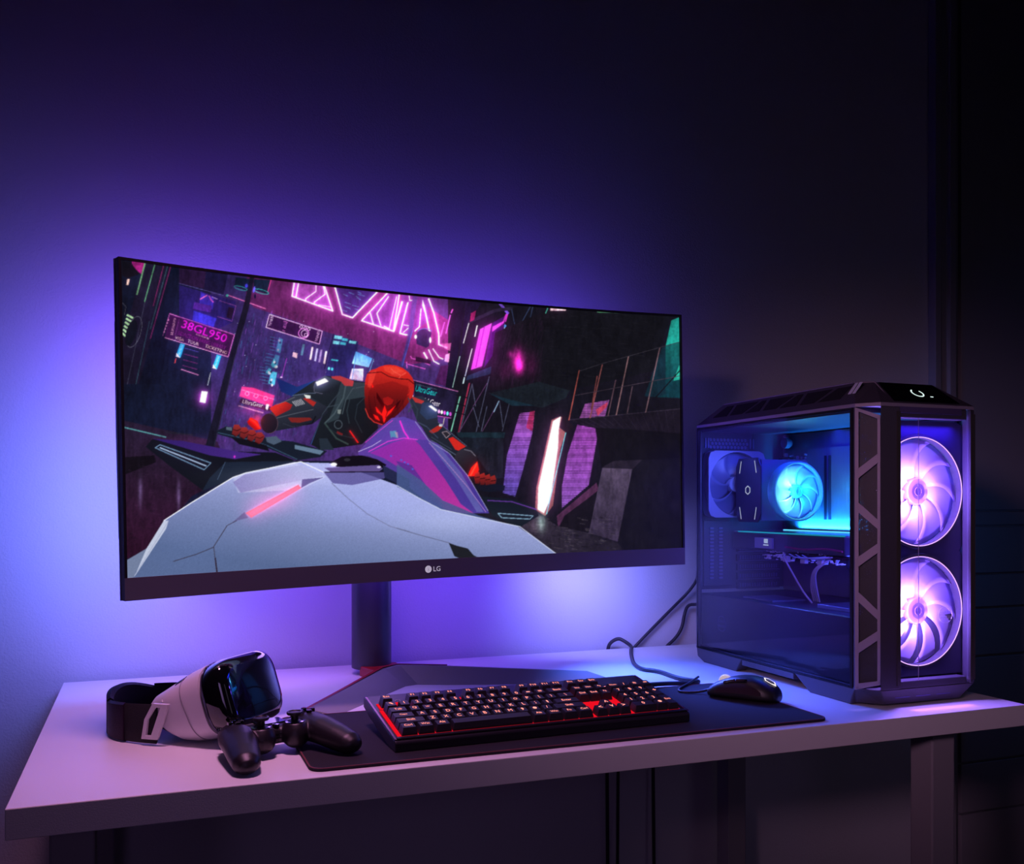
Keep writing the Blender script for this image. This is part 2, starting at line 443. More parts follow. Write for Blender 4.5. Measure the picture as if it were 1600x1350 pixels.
def line(pts, col, wd=1.0, alpha=1.0, glow=0.0, closed=False):
    if closed: pts = list(pts)+[pts[0]]
    for (x1, y1), (x2, y2) in zip(pts, pts[1:]):
        dx, dy = x2-x1, y2-y1; L = math.hypot(dx, dy) or 1; nx, ny = -dy/L*wd/2, dx/L*wd/2; ex, ey = dx/L*wd*0.3, dy/L*wd*0.3
        poly([(x1+nx-ex,y1+ny-ey),(x2+nx+ex,y2+ny+ey),(x2-nx+ex,y2-ny+ey),(x1-nx-ex,y1-ny-ey)], col, alpha, glow=glow)
def disc(cx, cy, rx, ry, col, alpha=1.0, rot=0.0, glow=0.0, n=28, col2=None, g=None):
    c_, s_ = math.cos(R(rot)), math.sin(R(rot))
    poly([(cx+rx*math.cos(2*PI*k/n)*c_-ry*math.sin(2*PI*k/n)*s_, cy+rx*math.cos(2*PI*k/n)*s_+ry*math.sin(2*PI*k/n)*c_) for k in range(n)], col, alpha, glow=glow, col2=col2, g=g)
def ringl(cx, cy, rx, ry, col, wd=1.0, rot=0.0, glow=0.0, a0=0, a1=360, alpha=1.0):
    c_, s_ = math.cos(R(rot)), math.sin(R(rot)); n = 24
    line([(cx+rx*math.cos(R(a0+(a1-a0)*k/n))*c_-ry*math.sin(R(a0+(a1-a0)*k/n))*s_, cy+rx*math.cos(R(a0+(a1-a0)*k/n))*s_+ry*math.sin(R(a0+(a1-a0)*k/n))*c_) for k in range(n+1)], col, wd, alpha, glow)
def soft(cx, cy, rx, ry, col, amt):
    Y, X = np.mgrid[0:CH, 0:CW]
    w_ = np.exp(-(((X/SS+X0-cx)/rx)**2+((Y/SS+Y0-cy)/ry)**2))[..., None]*amt
    CV[:] = CV + (np.array(col)/255.0)*w_
def words(s, cx, cy, wid, hei, rot, col, skew=0.0, glow=0.0):
    vs, fs = fit_text(s, wid, None); c_, s_ = math.cos(R(rot)), math.sin(R(rot))
    h0 = max(v[1] for v in vs)-min(v[1] for v in vs); ky = hei/h0
    P = [(cx+u*c_-(-v*ky)*s_+(-v*ky)*skew*c_, cy+u*s_+(-v*ky)*c_) for u, v in vs]
    for f in fs: poly([P[i] for i in f], col, glow=glow)
def crop(ox, oy, s): return lambda *p: [(ox+x/s, oy+y/s) for x, y in p]
A_ = crop(190, 400, 6.667); B_ = crop(400, 420, 6.667); C_ = crop(600, 440, 6.667); D_ = crop(330, 560, 5.517)
E_ = crop(560, 560, 5.625); F_ = crop(620, 400, 3.3333); G_ = crop(160, 650, 3.3333); H_ = crop(620, 650, 3.3333); K_ = crop(160, 380, 3.3333)
rng = np.random.RandomState(3)

# backdrop
poly([(180,390),(1080,390),(1080,950),(180,950)], (15,20,38))
poly([(192,400),(420,420),(420,760),(192,900)], (14,20,40), col2=(26,28,58), g=((192,600),(420,600)))
poly([(330,420),(720,455),(720,720),(330,720)], (44,34,84), col2=(66,42,104), g=((330,450),(600,700)))
poly([(700,460),(1072,490),(1072,885),(700,800)], (20,18,28))
# left: columns, cables, ribs
poly(A_((240,70),(560,100),(260,1333),(0,1333),(0,900)), (24,20,40))
poly(A_((520,100),(620,110),(400,1333),(180,1333)), (14,18,38))
for a, b, c_ in (((440,90),(330,520),(110,30,80)), ((515,95),(300,860),(120,34,90)), ((480,100),(300,760),(40,70,80)), ((260,400),(60,1333),(50,50,70)), ((290,680),(150,1333),(40,66,80))):
    line(A_(a,b), c_, 1.2)
poly(A_((100,35),(255,60),(215,200),(120,110)), (140,28,105)); poly(A_((0,40),(90,60),(190,190),(60,230),(0,200)), (16,14,24))
for k in range(6): line(A_((110+k*18,45),(100+k*18,95)), (60,12,50), 0.8)
line(A_((245,70),(160,400)), (96,150,104), 2.2, glow=.25); line(A_((350,75),(240,475)), (80,140,100), 1.5, glow=.2)
poly(A_((60,238),(85,240),(70,305),(50,300)), (235,200,180), glow=.3)
for k in range(6): line(A_((60-k*10,615+k*38),(115-k*15,645+k*38)), (170,220,160), 3.0, glow=.2)
ringl(*A_((130,790))[0], 10.5, 25, (90,90,105), 0.8, rot=16); disc(*A_((100,800))[0], 8, 21, (12,16,26), rot=16)
line(A_((10,490),(45,530),(30,610)), (90,90,105), 0.8)
# blue shop block behind the sign
poly(A_((700,330),(870,380),(1190,470),(1160,690),(980,770),(740,690),(600,640),(600,300)), (36,26,92))
poly(A_((600,120),(880,160),(860,340),(600,290)), (40,22,56)); poly(A_((880,160),(1110,180),(1060,410),(860,350)), (24,20,54))
poly(A_((825,375),(960,430),(950,560),(810,500)), (54,40,170)); poly(A_((750,570),(990,650),(960,740),(740,670)), (48,44,176), glow=.15)
poly(A_((760,480),(940,520),(930,590),(740,550)), (76,34,140))
line(A_((820,450),(870,420),(890,410)), (230,110,190), 1.6, glow=.5); line(A_((910,415),(935,460),(955,480)), (220,90,190), 1.4, glow=.5)
line(A_((600,285),(1060,410)), (90,80,150), 0.9); line(A_((1020,465),(1190,520),(1150,680),(1000,630)), (140,70,150), 0.8)
poly(A_((1115,530),(1175,545),(1145,660),(1090,640)), (30,16,40)); line(A_((940,425),(1000,450)), (190,150,230), 1)
# red-brown beam and drums at the top
poly([(386,430),(470,441),(640,460),(700,500),(700,560),(640,570),(520,522),(396,480),(384,462)], (72,26,70), col2=(110,34,96), g=((390,450),(690,540)))
poly(A_((1190,220),(1345,240),(1310,370),(1175,310)), (16,26,46)); poly(A_((1380,240),(1560,250),(1530,400),(1370,350)), (16,26,44))
ringl(*A_((1240,335))[0], 10.5, 2.6, (50,150,150), 0.9, rot=15, glow=.3); ringl(*A_((1455,370))[0], 12, 3, (50,160,155), 0.9, rot=15, glow=.3)
line(A_((1560,235),(1525,370)), (190,50,120), 1.2, glow=.3)
line(A_((1100,405),(1500,550)), (220,110,170), 1.2, glow=.5); disc(*A_((1100,412))[0], 2, 2, (60,160,150))
disc(*A_((1300,310))[0], 2, 3, (60,60,200), glow=.6); disc(*A_((1380,350))[0], 1.6, 5, (90,80,220), rot=10, glow=.5); disc(*A_((1390,420))[0], 1.6, 3.5, (12,10,40))
# pattern of windows and wires in the mid buildings
for k in range(420):
    x = rng.uniform(345, 470); y = rng.uniform(485, 690)
    if x < 362-(y-560)*0.25: continue
    c_ = [(50,60,120),(90,50,130),(40,90,130),(30,24,60),(110,60,150)][rng.randint(5)]
    l_ = rng.uniform(2, 16); line([(x,y),(x-l_*0.2,y+l_)], c_, rng.uniform(0.4,1.0), rng.uniform(.3,.9))
for k in range(90):
    x = rng.uniform(350, 590); y = rng.uniform(500, 620)
    disc(x, y, .6, .6, (190,190,230) if rng.rand() < .5 else (20,16,40))
for (x, y, w_, h_) in ((436,528,6,24),(430,554,7,22),(424,580,9,22),(428,560,3,14),(420,575,4,10)):
    poly([(x,y),(x+w_,y+2),(x+w_-4,y+h_),(x-5,y+h_-3)], (70,180,190), glow=.35)
    for k in range(5): line([(x-14,y+k*5-2),(x-2,y+k*5+1)], (60,120,170), 0.8, .8)
    for k in range(3): disc(x+rng.uniform(-2,4), y+rng.uniform(2,h_), 1.6, 2.0, (225,225,225) if k else (30,40,60))
poly([(430,505),(520,530),(520,610),(445,598),(428,560)], (52,42,104), .55)
for x, c_ in ((487,(225,200,205)),(494.5,(180,180,220)),(501,(140,120,170)),(508.5,(225,205,205))):
    y = 542+(x-487)*0.3; line([(x+1.2,y+1),(x-2,y+19)], c_, 2.9, glow=.25)
line([(474.5,539),(471.5,554)], (80,116,150), 3.6); poly([(458,550),(465,552),(464,560),(457,557)], (215,170,190))
line([(521,522),(507,576)], (24,20,50), 1.4); line([(448,560),(440,590)], (150,50,170), 1.2); disc(439.5,589.5,2,1.2,(210,180,255),glow=.8)
poly([(521,522),(560,534),(548,600),(508,590)], (34,30,84))
for k, (x, y, w_, h_) in enumerate(((523,524,12,5),(535,528,9,4),(521,532,10,5),(532,534,9,4),(546,532,11,4),(518,561,11,2),(513,573,3,4),(518,574,3,4))):
    poly([(x,y),(x+w_,y+1.5),(x+w_-1,y+h_+1.5),(x-1,y+h_)], (110,215,215) if k % 2 == 0 else (60,180,190), glow=.3)
poly([(556,549),(582,560),(576,574),(550,568)], (50,120,180), col2=(150,225,235), g=((570,550),(560,574)), glow=.3)
poly([(550,576),(568,576),(567,595),(546,592)], (190,215,225), col2=(235,170,180), g=((560,576),(558,595)), glow=.3)
for k in range(9): line([(552,579+k*1.9),(566,580+k*1.9)], (60,110,150), .5)
line([(584,561),(574,590)], (90,150,190), 1); line([(557,551),(549,600)], (70,130,190), 1)
# the purple beam over the street with the pink neon frames
for pts in ([(457,440),(505,445),(520,486),(456,464)], [(607,456),(624,458),(614,517),(565,501)], [(628,460),(668,463),(672,500),(640,523),(622,520)]):
    poly(pts, (136,62,150), .8, col2=(90,40,120), g=((500,440),(560,520)))
poly(B_((825,185),(1260,240),(1005,500),(905,460)), (34,26,88))
for k in range(12):
    x = rng.uniform(530,560); y = rng.uniform(455,485); line([(x,y),(x+rng.uniform(4,12),y+3)], (70,130,170), 0.9, .8)
NP = (255,222,250)
def neon(P, wd=1.7, g=.95): line(P, NP, wd, glow=g)
neon(B_((402,130),(375,285),(800,440),(710,170)), 2.0); neon(B_((445,140),(415,300)), 2.0)
neon(B_((625,150),(625,235),(520,310),(515,335))); neon(B_((700,170),(720,265),(610,345),(605,368)))
neon(B_((820,180),(900,475),(1005,510),(1268,235)), 2.2)
neon(B_((1380,240),(1100,540),(1430,650),(1495,255)), 2.0); neon(B_((1380,290),(1260,465),(1300,590)))
neon(B_((1190,460),(1222,575))); neon(B_((1465,290),(1388,622)), 1.3); neon(B_((650,375),(790,400)), 1)
neon(B_((1520,345),(1440,640)), 2.6); neon(B_((1585,350),(1500,670),(1600,695)), 1.8)
neon(C_((245,225),(165,540),(232,558)), 1.8); neon(C_((190,210),(100,520)), 2.6); neon(C_((0,465),(60,495)), 2)
neon(C_((300,215),(290,420)), 1.2); neon(C_((385,285),(370,470),(322,515)), 1.8)
poly(C_((400,185),(425,250),(485,530),(470,545),(425,330),(398,250)), NP, glow=.6)
neon(C_((465,180),(520,330),(570,545),(572,655),(655,690)), 2.4); neon(C_((205,450),(275,465),(200,530)), 1.3)
neon(C_((465,710),(520,830),(575,860)), 1.8); neon(C_((510,700),(575,790),(615,808)), 1.6); neon(C_((415,740),(450,800)), 2.4)
neon(C_((260,130),(270,200),(345,180)), 1.2); poly(C_((570,650),(710,640),(720,740),(640,700)), (190,90,150), .7, glow=.3)
poly(C_((640,760),(720,735),(690,845),(630,830)), (235,150,190), .9, glow=.4)
poly(C_((335,560),(360,500),(430,490),(495,530),(470,670),(440,690),(340,650)), (30,24,60)); ringl(*C_((425,520))[0], 10.5, 4.5, (60,80,160), 1, a0=180, a1=360)
disc(*C_((330,575))[0], 2.2, 3.2, (255,215,245), glow=.5); disc(*C_((482,610))[0], 1.8, 4.5, (255,215,245), glow=.5)
poly(C_((300,150),(350,150),(300,500),(250,700),(190,900),(170,880),(240,600)), (60,44,110)); line(C_((295,520),(190,880)), (60,70,160), 1.2)
for P in (C_((275,775),(290,800),(350,815),(480,870)), C_((235,840),(240,900)), C_((250,860),(430,910))): line(P, (225,90,200), 1.1, glow=.4)
poly(C_((330,780),(490,820),(480,860),(330,830)), (36,14,40)); poly(C_((590,880),(700,860),(640,1090),(530,1060)), (70,26,80))
poly(C_((700,170),(850,190),(720,1120),(640,1100),(700,640),(690,330)), (18,15,34))
for a, b in (((690,350),(645,540)),((715,290),(700,325)),((630,425),(590,570))): line(C_(a,b), (225,80,190), 2.0, glow=.3)
# pink window and surroundings, right
poly(C_((850,200),(1030,200),(880,430),(720,1130),(800,700)), (24,18,44))
line(C_((885,430),(828,640)), (200,215,205), 1.3, glow=.15); line(C_((790,780),(715,1100)), (150,190,180), 1.2); line(C_((917,700),(845,985)), (190,205,235), 1.4, glow=.2)
line(C_((838,1000),(825,1060)), (200,230,235), 2); line(C_((970,460),(947,570)), (210,235,240), 1.8, glow=.2)
poly(C_((1130,430),(1290,340),(1180,700),(1040,900)), (54,18,84))
poly(C_((1000,495),(1125,430),(1022,880),(905,920)), (226,66,206), glow=.5); line(C_((1045,470),(958,890)), (90,20,100), 1.6)
for k in range(10): line(C_((1010+k*10,500-k*5),(920+k*10,900)), (190,40,175), .5, .6)
poly(C_((1130,470),(1265,400),(1240,440),(1125,525)), (215,60,195), glow=.35); poly(C_((1265,340),(1295,330),(1270,420),(1240,410)), (190,50,180))
line(C_((1205,225),(1290,330)), (110,70,190), 4); line(C_((890,420),(1160,300),(1330,280)), (36,30,50), 5)
poly(C_((870,980),(1130,880),(1120,960),(850,1030)), (30,44,70)); poly(C_((905,330),(960,300),(940,400),(895,420)), (150,30,90))
line(C_((1260,450),(1245,560)), (150,170,220), 1.4); disc(*C_((1262,462))[0], 2, 2, (60,130,200))
for a, b in (((1330,290),(1370,490)),((1530,250),(1405,480)),((1550,260),(1515,420))): line(C_(a,b), (44,54,84), 1.6)
# concrete mass
poly(F_((510,400),(775,285),(1100,270),(1430,300),(1330,600),(900,700),(740,690),(480,700)), (26,19,30), col2=(17,17,23), g=((800,500),(880,520)))
for k in range(260):
    x = rng.uniform(775, 850); y = rng.uniform(495, 610); l_ = rng.uniform(4, 18)
    line([(x,y),(x-l_*.22,y+l_)], (44,24,48) if rng.rand()<.5 else (14,10,18), .8, .5)
for k in range(200):
    x = rng.uniform(850, 1020); y = rng.uniform(490, 590); line([(x,y),(x+rng.uniform(4,16),y+1)], (30,28,36) if rng.rand()<.6 else (12,12,16), .9, .5)
for cx_, cy_, rx, ry, am in ((809,563,9,17,1.0),(812,574,6,10,.8),(797,553,5,5,.35),(830,570,10,20,.2),(790,580,10,14,.15)): soft(cx_, cy_, rx, ry, (225,30,165), am)
poly(F_((800,262),(885,268),(880,285),(800,285)), (215,190,190), glow=.3); poly(F_((1040,280),(1190,285),(1190,297),(1045,294)), (70,130,90), glow=.2); line(F_((790,262),(775,298)), (60,150,130), 1.5)
poly(F_((480,715),(740,655),(900,700),(880,740),(760,790),(620,770)), (24,30,38)); poly(F_((480,715),(560,740),(720,780),(600,780)), (24,48,62))
# trusses and teal block
for a, b in (((1000,225),(890,650)),((1150,160),(1035,645)),((1000,225),(1030,420)),((1130,220),(1010,420)),((1010,430),(890,640)),((1010,430),(1060,600)),((1235,380),(1090,640)),((1240,380),(1270,600)),((1325,400),(1265,640)),((1080,640),(1130,420))):
    line(E_(a,b), (96,60,104) if rng.rand()<.5 else (80,84,110), 1.1)
line(E_((1235,375),(1190,470)), (150,190,220), 1.6, glow=.2); line(E_((975,220),(880,650)), (150,40,70), 2.0)
poly(E_((860,650),(1290,650),(1280,700),(880,695)), (26,44,56)); poly(E_((890,695),(1275,705),(1270,1050),(1180,1060),(1050,880),(930,740)), (20,28,38), col2=(30,30,44), g=((700,680),(780,720)))
# striped pink panels, white light, steps
poly([(812,646),(835.5,642.5),(832,676),(817,735),(805,776),(785.5,770),(792,712)], (176,92,196), col2=(110,90,200), g=((830,645),(795,770)), glow=.12, stripe=2.6)
poly([(828,643),(835.5,642.5),(832,674),(822,668)], (220,40,80), .7, stripe=2.6)
poly([(902,663.5),(935.6,670.4),(920,758),(878,794),(878,761),(887,710)], (170,80,190), col2=(150,96,200), g=((930,670),(880,790)), glow=.12, stripe=2.6)
poly([(914,631),(952,625),(945.5,650.5),(905,654.5)], (170,90,180), stripe=2.2); poly([(931,640),(950,628),(948,636),(934,650)], (220,60,80), .7)
poly([(877,650),(862,656),(838,762),(836,796),(852,806),(864,790),(876,700),(886,672)], (150,90,80), .8)
poly([(876.5,650.5),(864,658),(841,762),(840,796),(850,802),(860,780),(872,700),(873,672)], (255,244,228), glow=.45)
line([(884,676),(854,803)], (90,190,190), 1.4, glow=.3)
poly([(860,645),(886,650),(896,668),(884,676),(874,668),(878,652)], (24,18,26))
poly([(870,806),(932,754),(936,766),(882,806),(872,826)], (74,40,70)); poly([(884,806),(940,762),(925,832),(872,826)], (22,18,26))
poly([(941,731),(988.4,732.5),(965,846.5),(920,833)], (56,46,68), col2=(74,62,84), g=((940,840),(970,735))); poly([(941,731),(965,712),(1010,712),(988,733)], (34,28,40))
poly([(988,733),(1012,712),(1070,716),(1070,880),(965,847)], (20,18,25)); poly([(930,668),(1070,676),(1070,716),(960,720),(940,730)], (16,14,20))
# right teal corner, walkway and railing
poly(F_((1430,335),(1490,312),(1490,740),(1340,735)), (20,110,100), col2=(12,50,58), g=((1060,520),(1040,600)), glow=.06)
poly(F_((1430,335),(1490,312),(1490,440),(1400,470)), (30,160,138), glow=.1); poly(F_((1400,470),(1400,720),(1350,735),(1290,730),(1380,480)), (16,40,52))
poly(F_((1470,570),(1490,570),(1490,640),(1440,650)), (34,150,130)); line(F_((1480,590),(1350,735)), (14,14,20), 1.6)
poly([(889,656),(1070,638),(1070,678),(1000,672),(930,668)], (25,20,31)); line([(889,656),(1070,638)], (48,40,56), 1.4)
for k in range(14): line([(895+k*12,657-k*1.3),(925+k*10,668+k*.4)], (38,32,46), .7)
for a, b, c_ in (((905,579),(889,656),(150,70,64)),((941,570),(922,653),(130,70,70)),((962,594),(950,650),(84,60,70)),((982,557),(963,648),(126,92,96)),((1031,543),(1009,644),(112,84,92)),((988,604),(980,646),(74,56,66)),((933,588),(924,640),(120,60,60))):
    line([a,b], c_, 1.8)
line([(905,580),(941,568),(1070,532)], (52,48,58), .9); line([(898,618),(1070,586)], (64,52,64), 1.0)
# floors
poly([(184,655),(340,690),(360,745),(300,775),(230,860),(184,880)], (34,24,44), col2=(44,16,38), g=((220,690),(220,860)))
line(G_((108,58),(330,110)), (80,150,150), 1.6, glow=.2); line(G_((330,85),(470,98)), (30,30,44), 2); poly(G_((105,215),(270,205),(280,240),(105,310)), (16,12,20))
for cx_, cy_ in ((219,768),(279,775)): soft(cx_, cy_, 3, 22, (120,110,160), .45)
for k in range(120):
    x = rng.uniform(194, 320); y = rng.uniform(690, 850); line([(x,y),(x+rng.uniform(3,10),y+1)], (58,36,62) if rng.rand()<.5 else (20,14,26), .7, .5)
poly([(806,822),(840,803),(872,822),(920,833),(965,848),(985,872),(884,878)], (50,42,58), col2=(30,26,36), g=((830,820),(960,870)))
for k in range(150):
    y = rng.uniform(808, 872); x = rng.uniform(815+(y-822)*1.2, 960); line([(x,y),(x+rng.uniform(3,9),y+1.2)], (92,84,92) if rng.rand()<.45 else (16,14,20), .8, .55)
soft(846, 815, 7, 14, (130,190,160), .55); soft(838, 822, 16, 10, (110,90,100), .35)
# the big sign with lettering
poly(A_((500,600),(1175,820),(1110,1050),(450,850)), (52,16,58)); line(A_((500,600),(1175,820),(1110,1050)), (215,110,190), 1.0, glow=.25); line(A_((450,850),(1110,1050)), (235,150,200), 1.0, glow=.3)
line(A_((500,600),(430,830)), (170,80,150), .8); line(A_((600,660),(560,820)), (120,50,120), .6)
line(A_((560,625),(1100,790)), (150,60,150), .7)
words('38GL950', 319.5, 517.5, 73, 12.5, 19, (214,22,190), glow=.4)
words('nomurai', 316.5, 525.3, 21, 3.6, 19, (240,170,190)); words('nomurai', 271.3, 510.5, 26, 5.0, 101, (225,160,185))
words('SIDACTION BRING LIBRARY', 315.5, 532, 78, 6.0, 18, (120,22,116))
words('VISA', 280.5, 529.3, 14.5, 5.0, 19, (240,190,180)); words('TOUR', 302, 535.5, 18, 5.0, 19, (240,190,180)); words('TICKETING', 337.5, 545.8, 35.5, 5.0, 19, (240,190,180))
for k in range(5): disc(263-k*1.6, 500+k*4.6, .9, 1.6, (190,110,160))
for (x, y) in ((284,537),(341,555)):
    poly([(x-2,y-1),(x+5,y+1),(x-2,y+22),(x-9,y+19)], (34,150,190), glow=.3); poly([(x-8,y+14),(x-2.5,y+22),(x-9,y+20)], (230,225,235), glow=.2); words('nomurai', x-1.5, y+9.5, 16, 3.6, 108, (190,235,240))
for k in range(4): line(A_((660-k*8,960+k*60),(800-k*5,1000+k*60)), (120,40,110) if k else (70,60,150), .9)
line(A_((620,1180),(800,1240)), (220,130,190), 1.0, glow=.3); line(A_((565,1070),(555,1115)), (220,60,60), 1.2)
for k in range(9): disc(329-k*.55, 583+k*2.3, .75, .75, (205,225,240))
poly([(315,611),(324.5,612),(321,630),(312,628)], (255,196,246), glow=.7); soft(317, 622, 11, 14, (170,30,150), .45); soft(300, 690, 60, 10, (90,20,80), .25)
poly(K_((770,168),(792,172),(765,330),(735,440),(690,600),(585,1060),(537,1055),(655,610),(705,430),(742,300)), (19,18,33)); line(K_((735,440),(688,600),(583,1055)), (44,40,64), 1.0)
# small rounded sign
poly(B_((140,475),(690,650),(660,785),(105,610)), (38,14,54)); line(B_((140,475),(690,650),(660,785),(105,610)), (245,180,240), 1.1, glow=.4, closed=True)
for P in ((470,605),(512,618),(550,628)): ringl(*B_(P)[0], 2.1, 2.1, (245,180,240), .9)
ringl(*B_((497,672))[0], 8, 7.5, (235,120,220), 1.1, glow=.3); ringl(*B_((505,675))[0], 5, 5.2, (245,180,240), .9); ringl(*B_((522,690))[0], 2.6, 2.8, (245,180,240), .9)
words('SERIAL', *B_((155,545))[0], 17, 4.2, 104, (245,180,230)); words('GENERAL', *B_((640,705))[0], 17, 4.0, 104, (245,180,230))
line(B_((290,545),(330,560)), (220,110,200), .8); words('TOP', *B_((300,590))[0], 9, 4.5, 104, (220,110,200)); line(B_((275,640),(300,650)), (220,110,200), .8)
# left shop sign
poly([(378,604),(396,606),(429,618),(425,636),(374,619)], (214,50,110), glow=.3); poly([(376,622),(424,637),(421,643),(374,629)], (44,22,52))
for x in (386,400,415): ringl(x, 615+(x-386)*.25, 3, 3, (255,150,190), .8)
line([(378,609),(428,624)], (250,150,190), .7); words('UltraGear', 395, 630.5, 32, 6.2, 12, (240,225,235)); poly([(416,631),(421,632),(418,641),(415,638)], (235,230,240))
line([(373,634),(411,645)], (150,110,150), 2); soft(395, 640, 22, 8, (190,20,70), .25)
# right shop sign
poly(E_((480,190),(875,290),(820,530),(640,500),(500,400)), (27,22,46)); line(E_((480,190),(875,290)), (200,110,180), 1)
words('UltraGear', *E_((597,284))[0], 34, 9.0, 14, (20,205,190), glow=.25); words('Powerful Gear', *E_((590,372))[0], 47, 8.5, 13, (235,225,235))
for k, c_ in enumerate(((255,160,230),(255,235,255),(200,70,190),(90,230,235),(200,80,200))): disc(686+k*4.4, 643+k*1.0, 1.9, 3.0, c_, glow=.2)
line(E_((690,505),(815,525)), (190,80,170), 1); line(E_((755,525),(745,580)), (190,180,160), 1.2); line(E_((895,330),(815,640)), (120,200,170), 1.8, glow=.1)
for k in range(3): line(E_((860-k*6,320+k*75),(950-k*8,345+k*75)), (14,12,20), 1.6)
for k in range(16): disc(*E_((510+k*12,228+k*3))[0], .5, .5, (120,160,170))

# grime: uneven tone over the street so nothing reads as flat, and a pink haze by the neon
def lowfreq(n_, m_):
    g_ = rng.uniform(-1, 1, (n_, m_)); yy = np.linspace(0, n_-1.001, CH); xx = np.linspace(0, m_-1.001, CW); y0 = yy.astype(int); x0 = xx.astype(int); fy_ = (yy-y0)[:,None]; fx_ = (xx-x0)[None]
    fy_ = fy_*fy_*(3-2*fy_); fx_ = fx_*fx_*(3-2*fx_)
    return g_[y0][:,x0]*(1-fy_)*(1-fx_)+g_[y0+1][:,x0]*fy_*(1-fx_)+g_[y0][:,x0+1]*(1-fy_)*fx_+g_[y0+1][:,x0+1]*fy_*fx_
CV *= (1+0.16*lowfreq(10,16)+0.14*lowfreq(36,90)+0.12*lowfreq(50,300)+0.10*lowfreq(200,420))[..., None]
soft(560, 475, 110, 42, (90,26,84), .40); soft(672, 500, 46, 40, (120,26,96), .40); soft(755, 545, 30, 44, (90,10,90), .40); soft(470, 640, 90, 60, (40,20,60), .35)
soft(300, 520, 70, 60, (20,10,50), .35)
# hover machine: left pod, right pod, grips
poly(G_((225,160),(260,120),(700,185),(900,190),(1000,230),(700,330),(520,385),(350,260)), (15,18,28)); poly(G_((262,118),(420,130),(700,185),(830,200),(690,225),(560,205)), (44,26,96), col2=(70,40,130), g=((240,690),(400,715)))
line(G_((275,165),(530,280),(565,245),(300,150)), (110,150,180), 1.3, glow=.2, closed=True); line(G_((300,165),(540,260)), (170,200,225), 1.6, glow=.25)
poly(G_((560,320),(640,240),(1010,235),(720,310),(690,325),(520,390)), (24,34,52)); line(G_((640,240),(600,330)), (70,90,120), .8); disc(*G_((688,212))[0], 1.6, 2, (200,50,200), glow=.3)
poly([(752,776),(800,780),(836,792),(842,806),(812,824),(770,806)], (17,24,34)); line([(762,782),(800,784),(838,796)], (90,50,140), 1.6); line([(778,802),(833,806),(828,811),(784,809)], (120,160,180), 1.3, glow=.2, closed=True)
poly(D_((45,625),(130,585),(200,600),(520,700),(700,715),(1000,800),(940,850),(740,880),(480,770),(330,730),(60,655)), (20,28,42))
poly(D_((720,745),(940,790),(970,800),(940,830),(720,780)), (96,120,146)); poly(D_((470,680),(560,670),(610,715),(540,745),(480,720)), (72,88,110)); poly(D_((130,590),(180,595),(180,625),(130,615)), (80,96,112))
line(D_((60,640),(330,700),(480,750),(740,870)), (60,90,120), 1.0); poly(D_((170,680),(240,740),(420,780),(500,800),(480,750),(330,705)), (14,14,24))
# rider: fin, torso, arms
poly(D_((560,165),(740,245),(890,190),(920,240),(700,330),(600,285)), (20,34,96), col2=(30,60,130), g=((440,600),(480,620)))
poly(D_((880,200),(1000,150),(1330,205),(1420,420),(1440,600),(1300,740),(950,790),(850,740),(930,560),(960,500),(840,420),(700,320)), (27,34,42), col2=(13,16,22), g=((510,600),(590,690)))
poly(D_((1120,200),(1330,210),(1340,330),(1150,360),(1100,520),(1000,560),(1070,380)), (44,56,64)); line(D_((1160,230),(1140,340),(1060,480),(980,560)), (66,80,88), 2.4); line(D_((1330,240),(1220,260),(1160,360),(1130,480)), (60,72,80), 1.8)
line(D_((980,560),(1080,690),(1180,740)), (50,66,66), 2.5); line(D_((930,560),(860,740)), (50,70,140), 1.4); poly(D_((930,690),(1000,690),(1060,790),(940,790)), (34,44,56))
ringl(*D_((1095,570))[0], 6, 6.5, (74,86,96), 1.2); disc(*D_((1095,570))[0], 3, 3, (20,24,30)); line(D_((1195,625),(1265,725)), (255,24,20), 1.8, glow=1.2); poly(D_((1085,625),(1135,650),(1130,670),(1080,645)), (110,30,34))
poly(D_((1035,155),(1110,150),(1230,195),(1220,240),(1150,235),(1120,200),(1050,190)), (176,54,58)); poly(D_((1090,440),(1120,440),(1115,480),(1090,475)), (120,130,130))
poly(D_((545,410),(720,320),(800,300),(1000,420),(1000,470),(880,560),(700,600),(560,625),(470,560)), (50,56,70), col2=(22,24,36), g=((460,620),(480,672)))
poly(D_((500,430),(560,395),(640,372),(700,400),(680,440),(560,500)), (208,42,34), col2=(150,26,30), g=((430,640),(440,650)))
for k in range(6): line(D_((700+k*14,372-k*4),(735+k*14,412-k*4)), (186,186,196), 1.1)
poly(D_((790,345),(830,340),(905,380),(880,415)), (170,40,36)); poly(D_((800,312),(855,320),(855,345),(820,345)), (225,230,225)); poly(D_((660,510),(850,510),(870,530),(760,555),(690,550)), (120,34,32))
line(D_((560,515),(700,480),(880,440)), (86,92,104), 1.0); line(D_((720,590),(870,560),(900,500)), (16,16,24), 2)
poly(D_((885,230),(905,190),(980,150),(1110,195),(1100,280),(1000,300),(900,290)), (66,80,100), col2=(24,30,38), g=((500,590),(510,612))); poly(D_((900,205),(980,170),(1012,198),(915,238)), (230,238,250), glow=.45); line(D_((885,240),(890,290),(960,305)), (90,90,110), 1)
disc(*D_((500,560))[0], 13.5, 15.5, (52,30,44), col2=(24,20,32), g=((410,650),(430,672))); ringl(*D_((500,560))[0], 13.5, 15.5, (90,66,80), .8, a0=-90, a1=90)
poly(D_((310,545),(345,510),(400,540),(430,610),(380,620),(320,570)), (170,16,14)); line(D_((335,520),(380,550),(420,600)), (255,40,26), 2.8, glow=1.2); soft(402, 654, 7, 6, (255,30,20), .5)
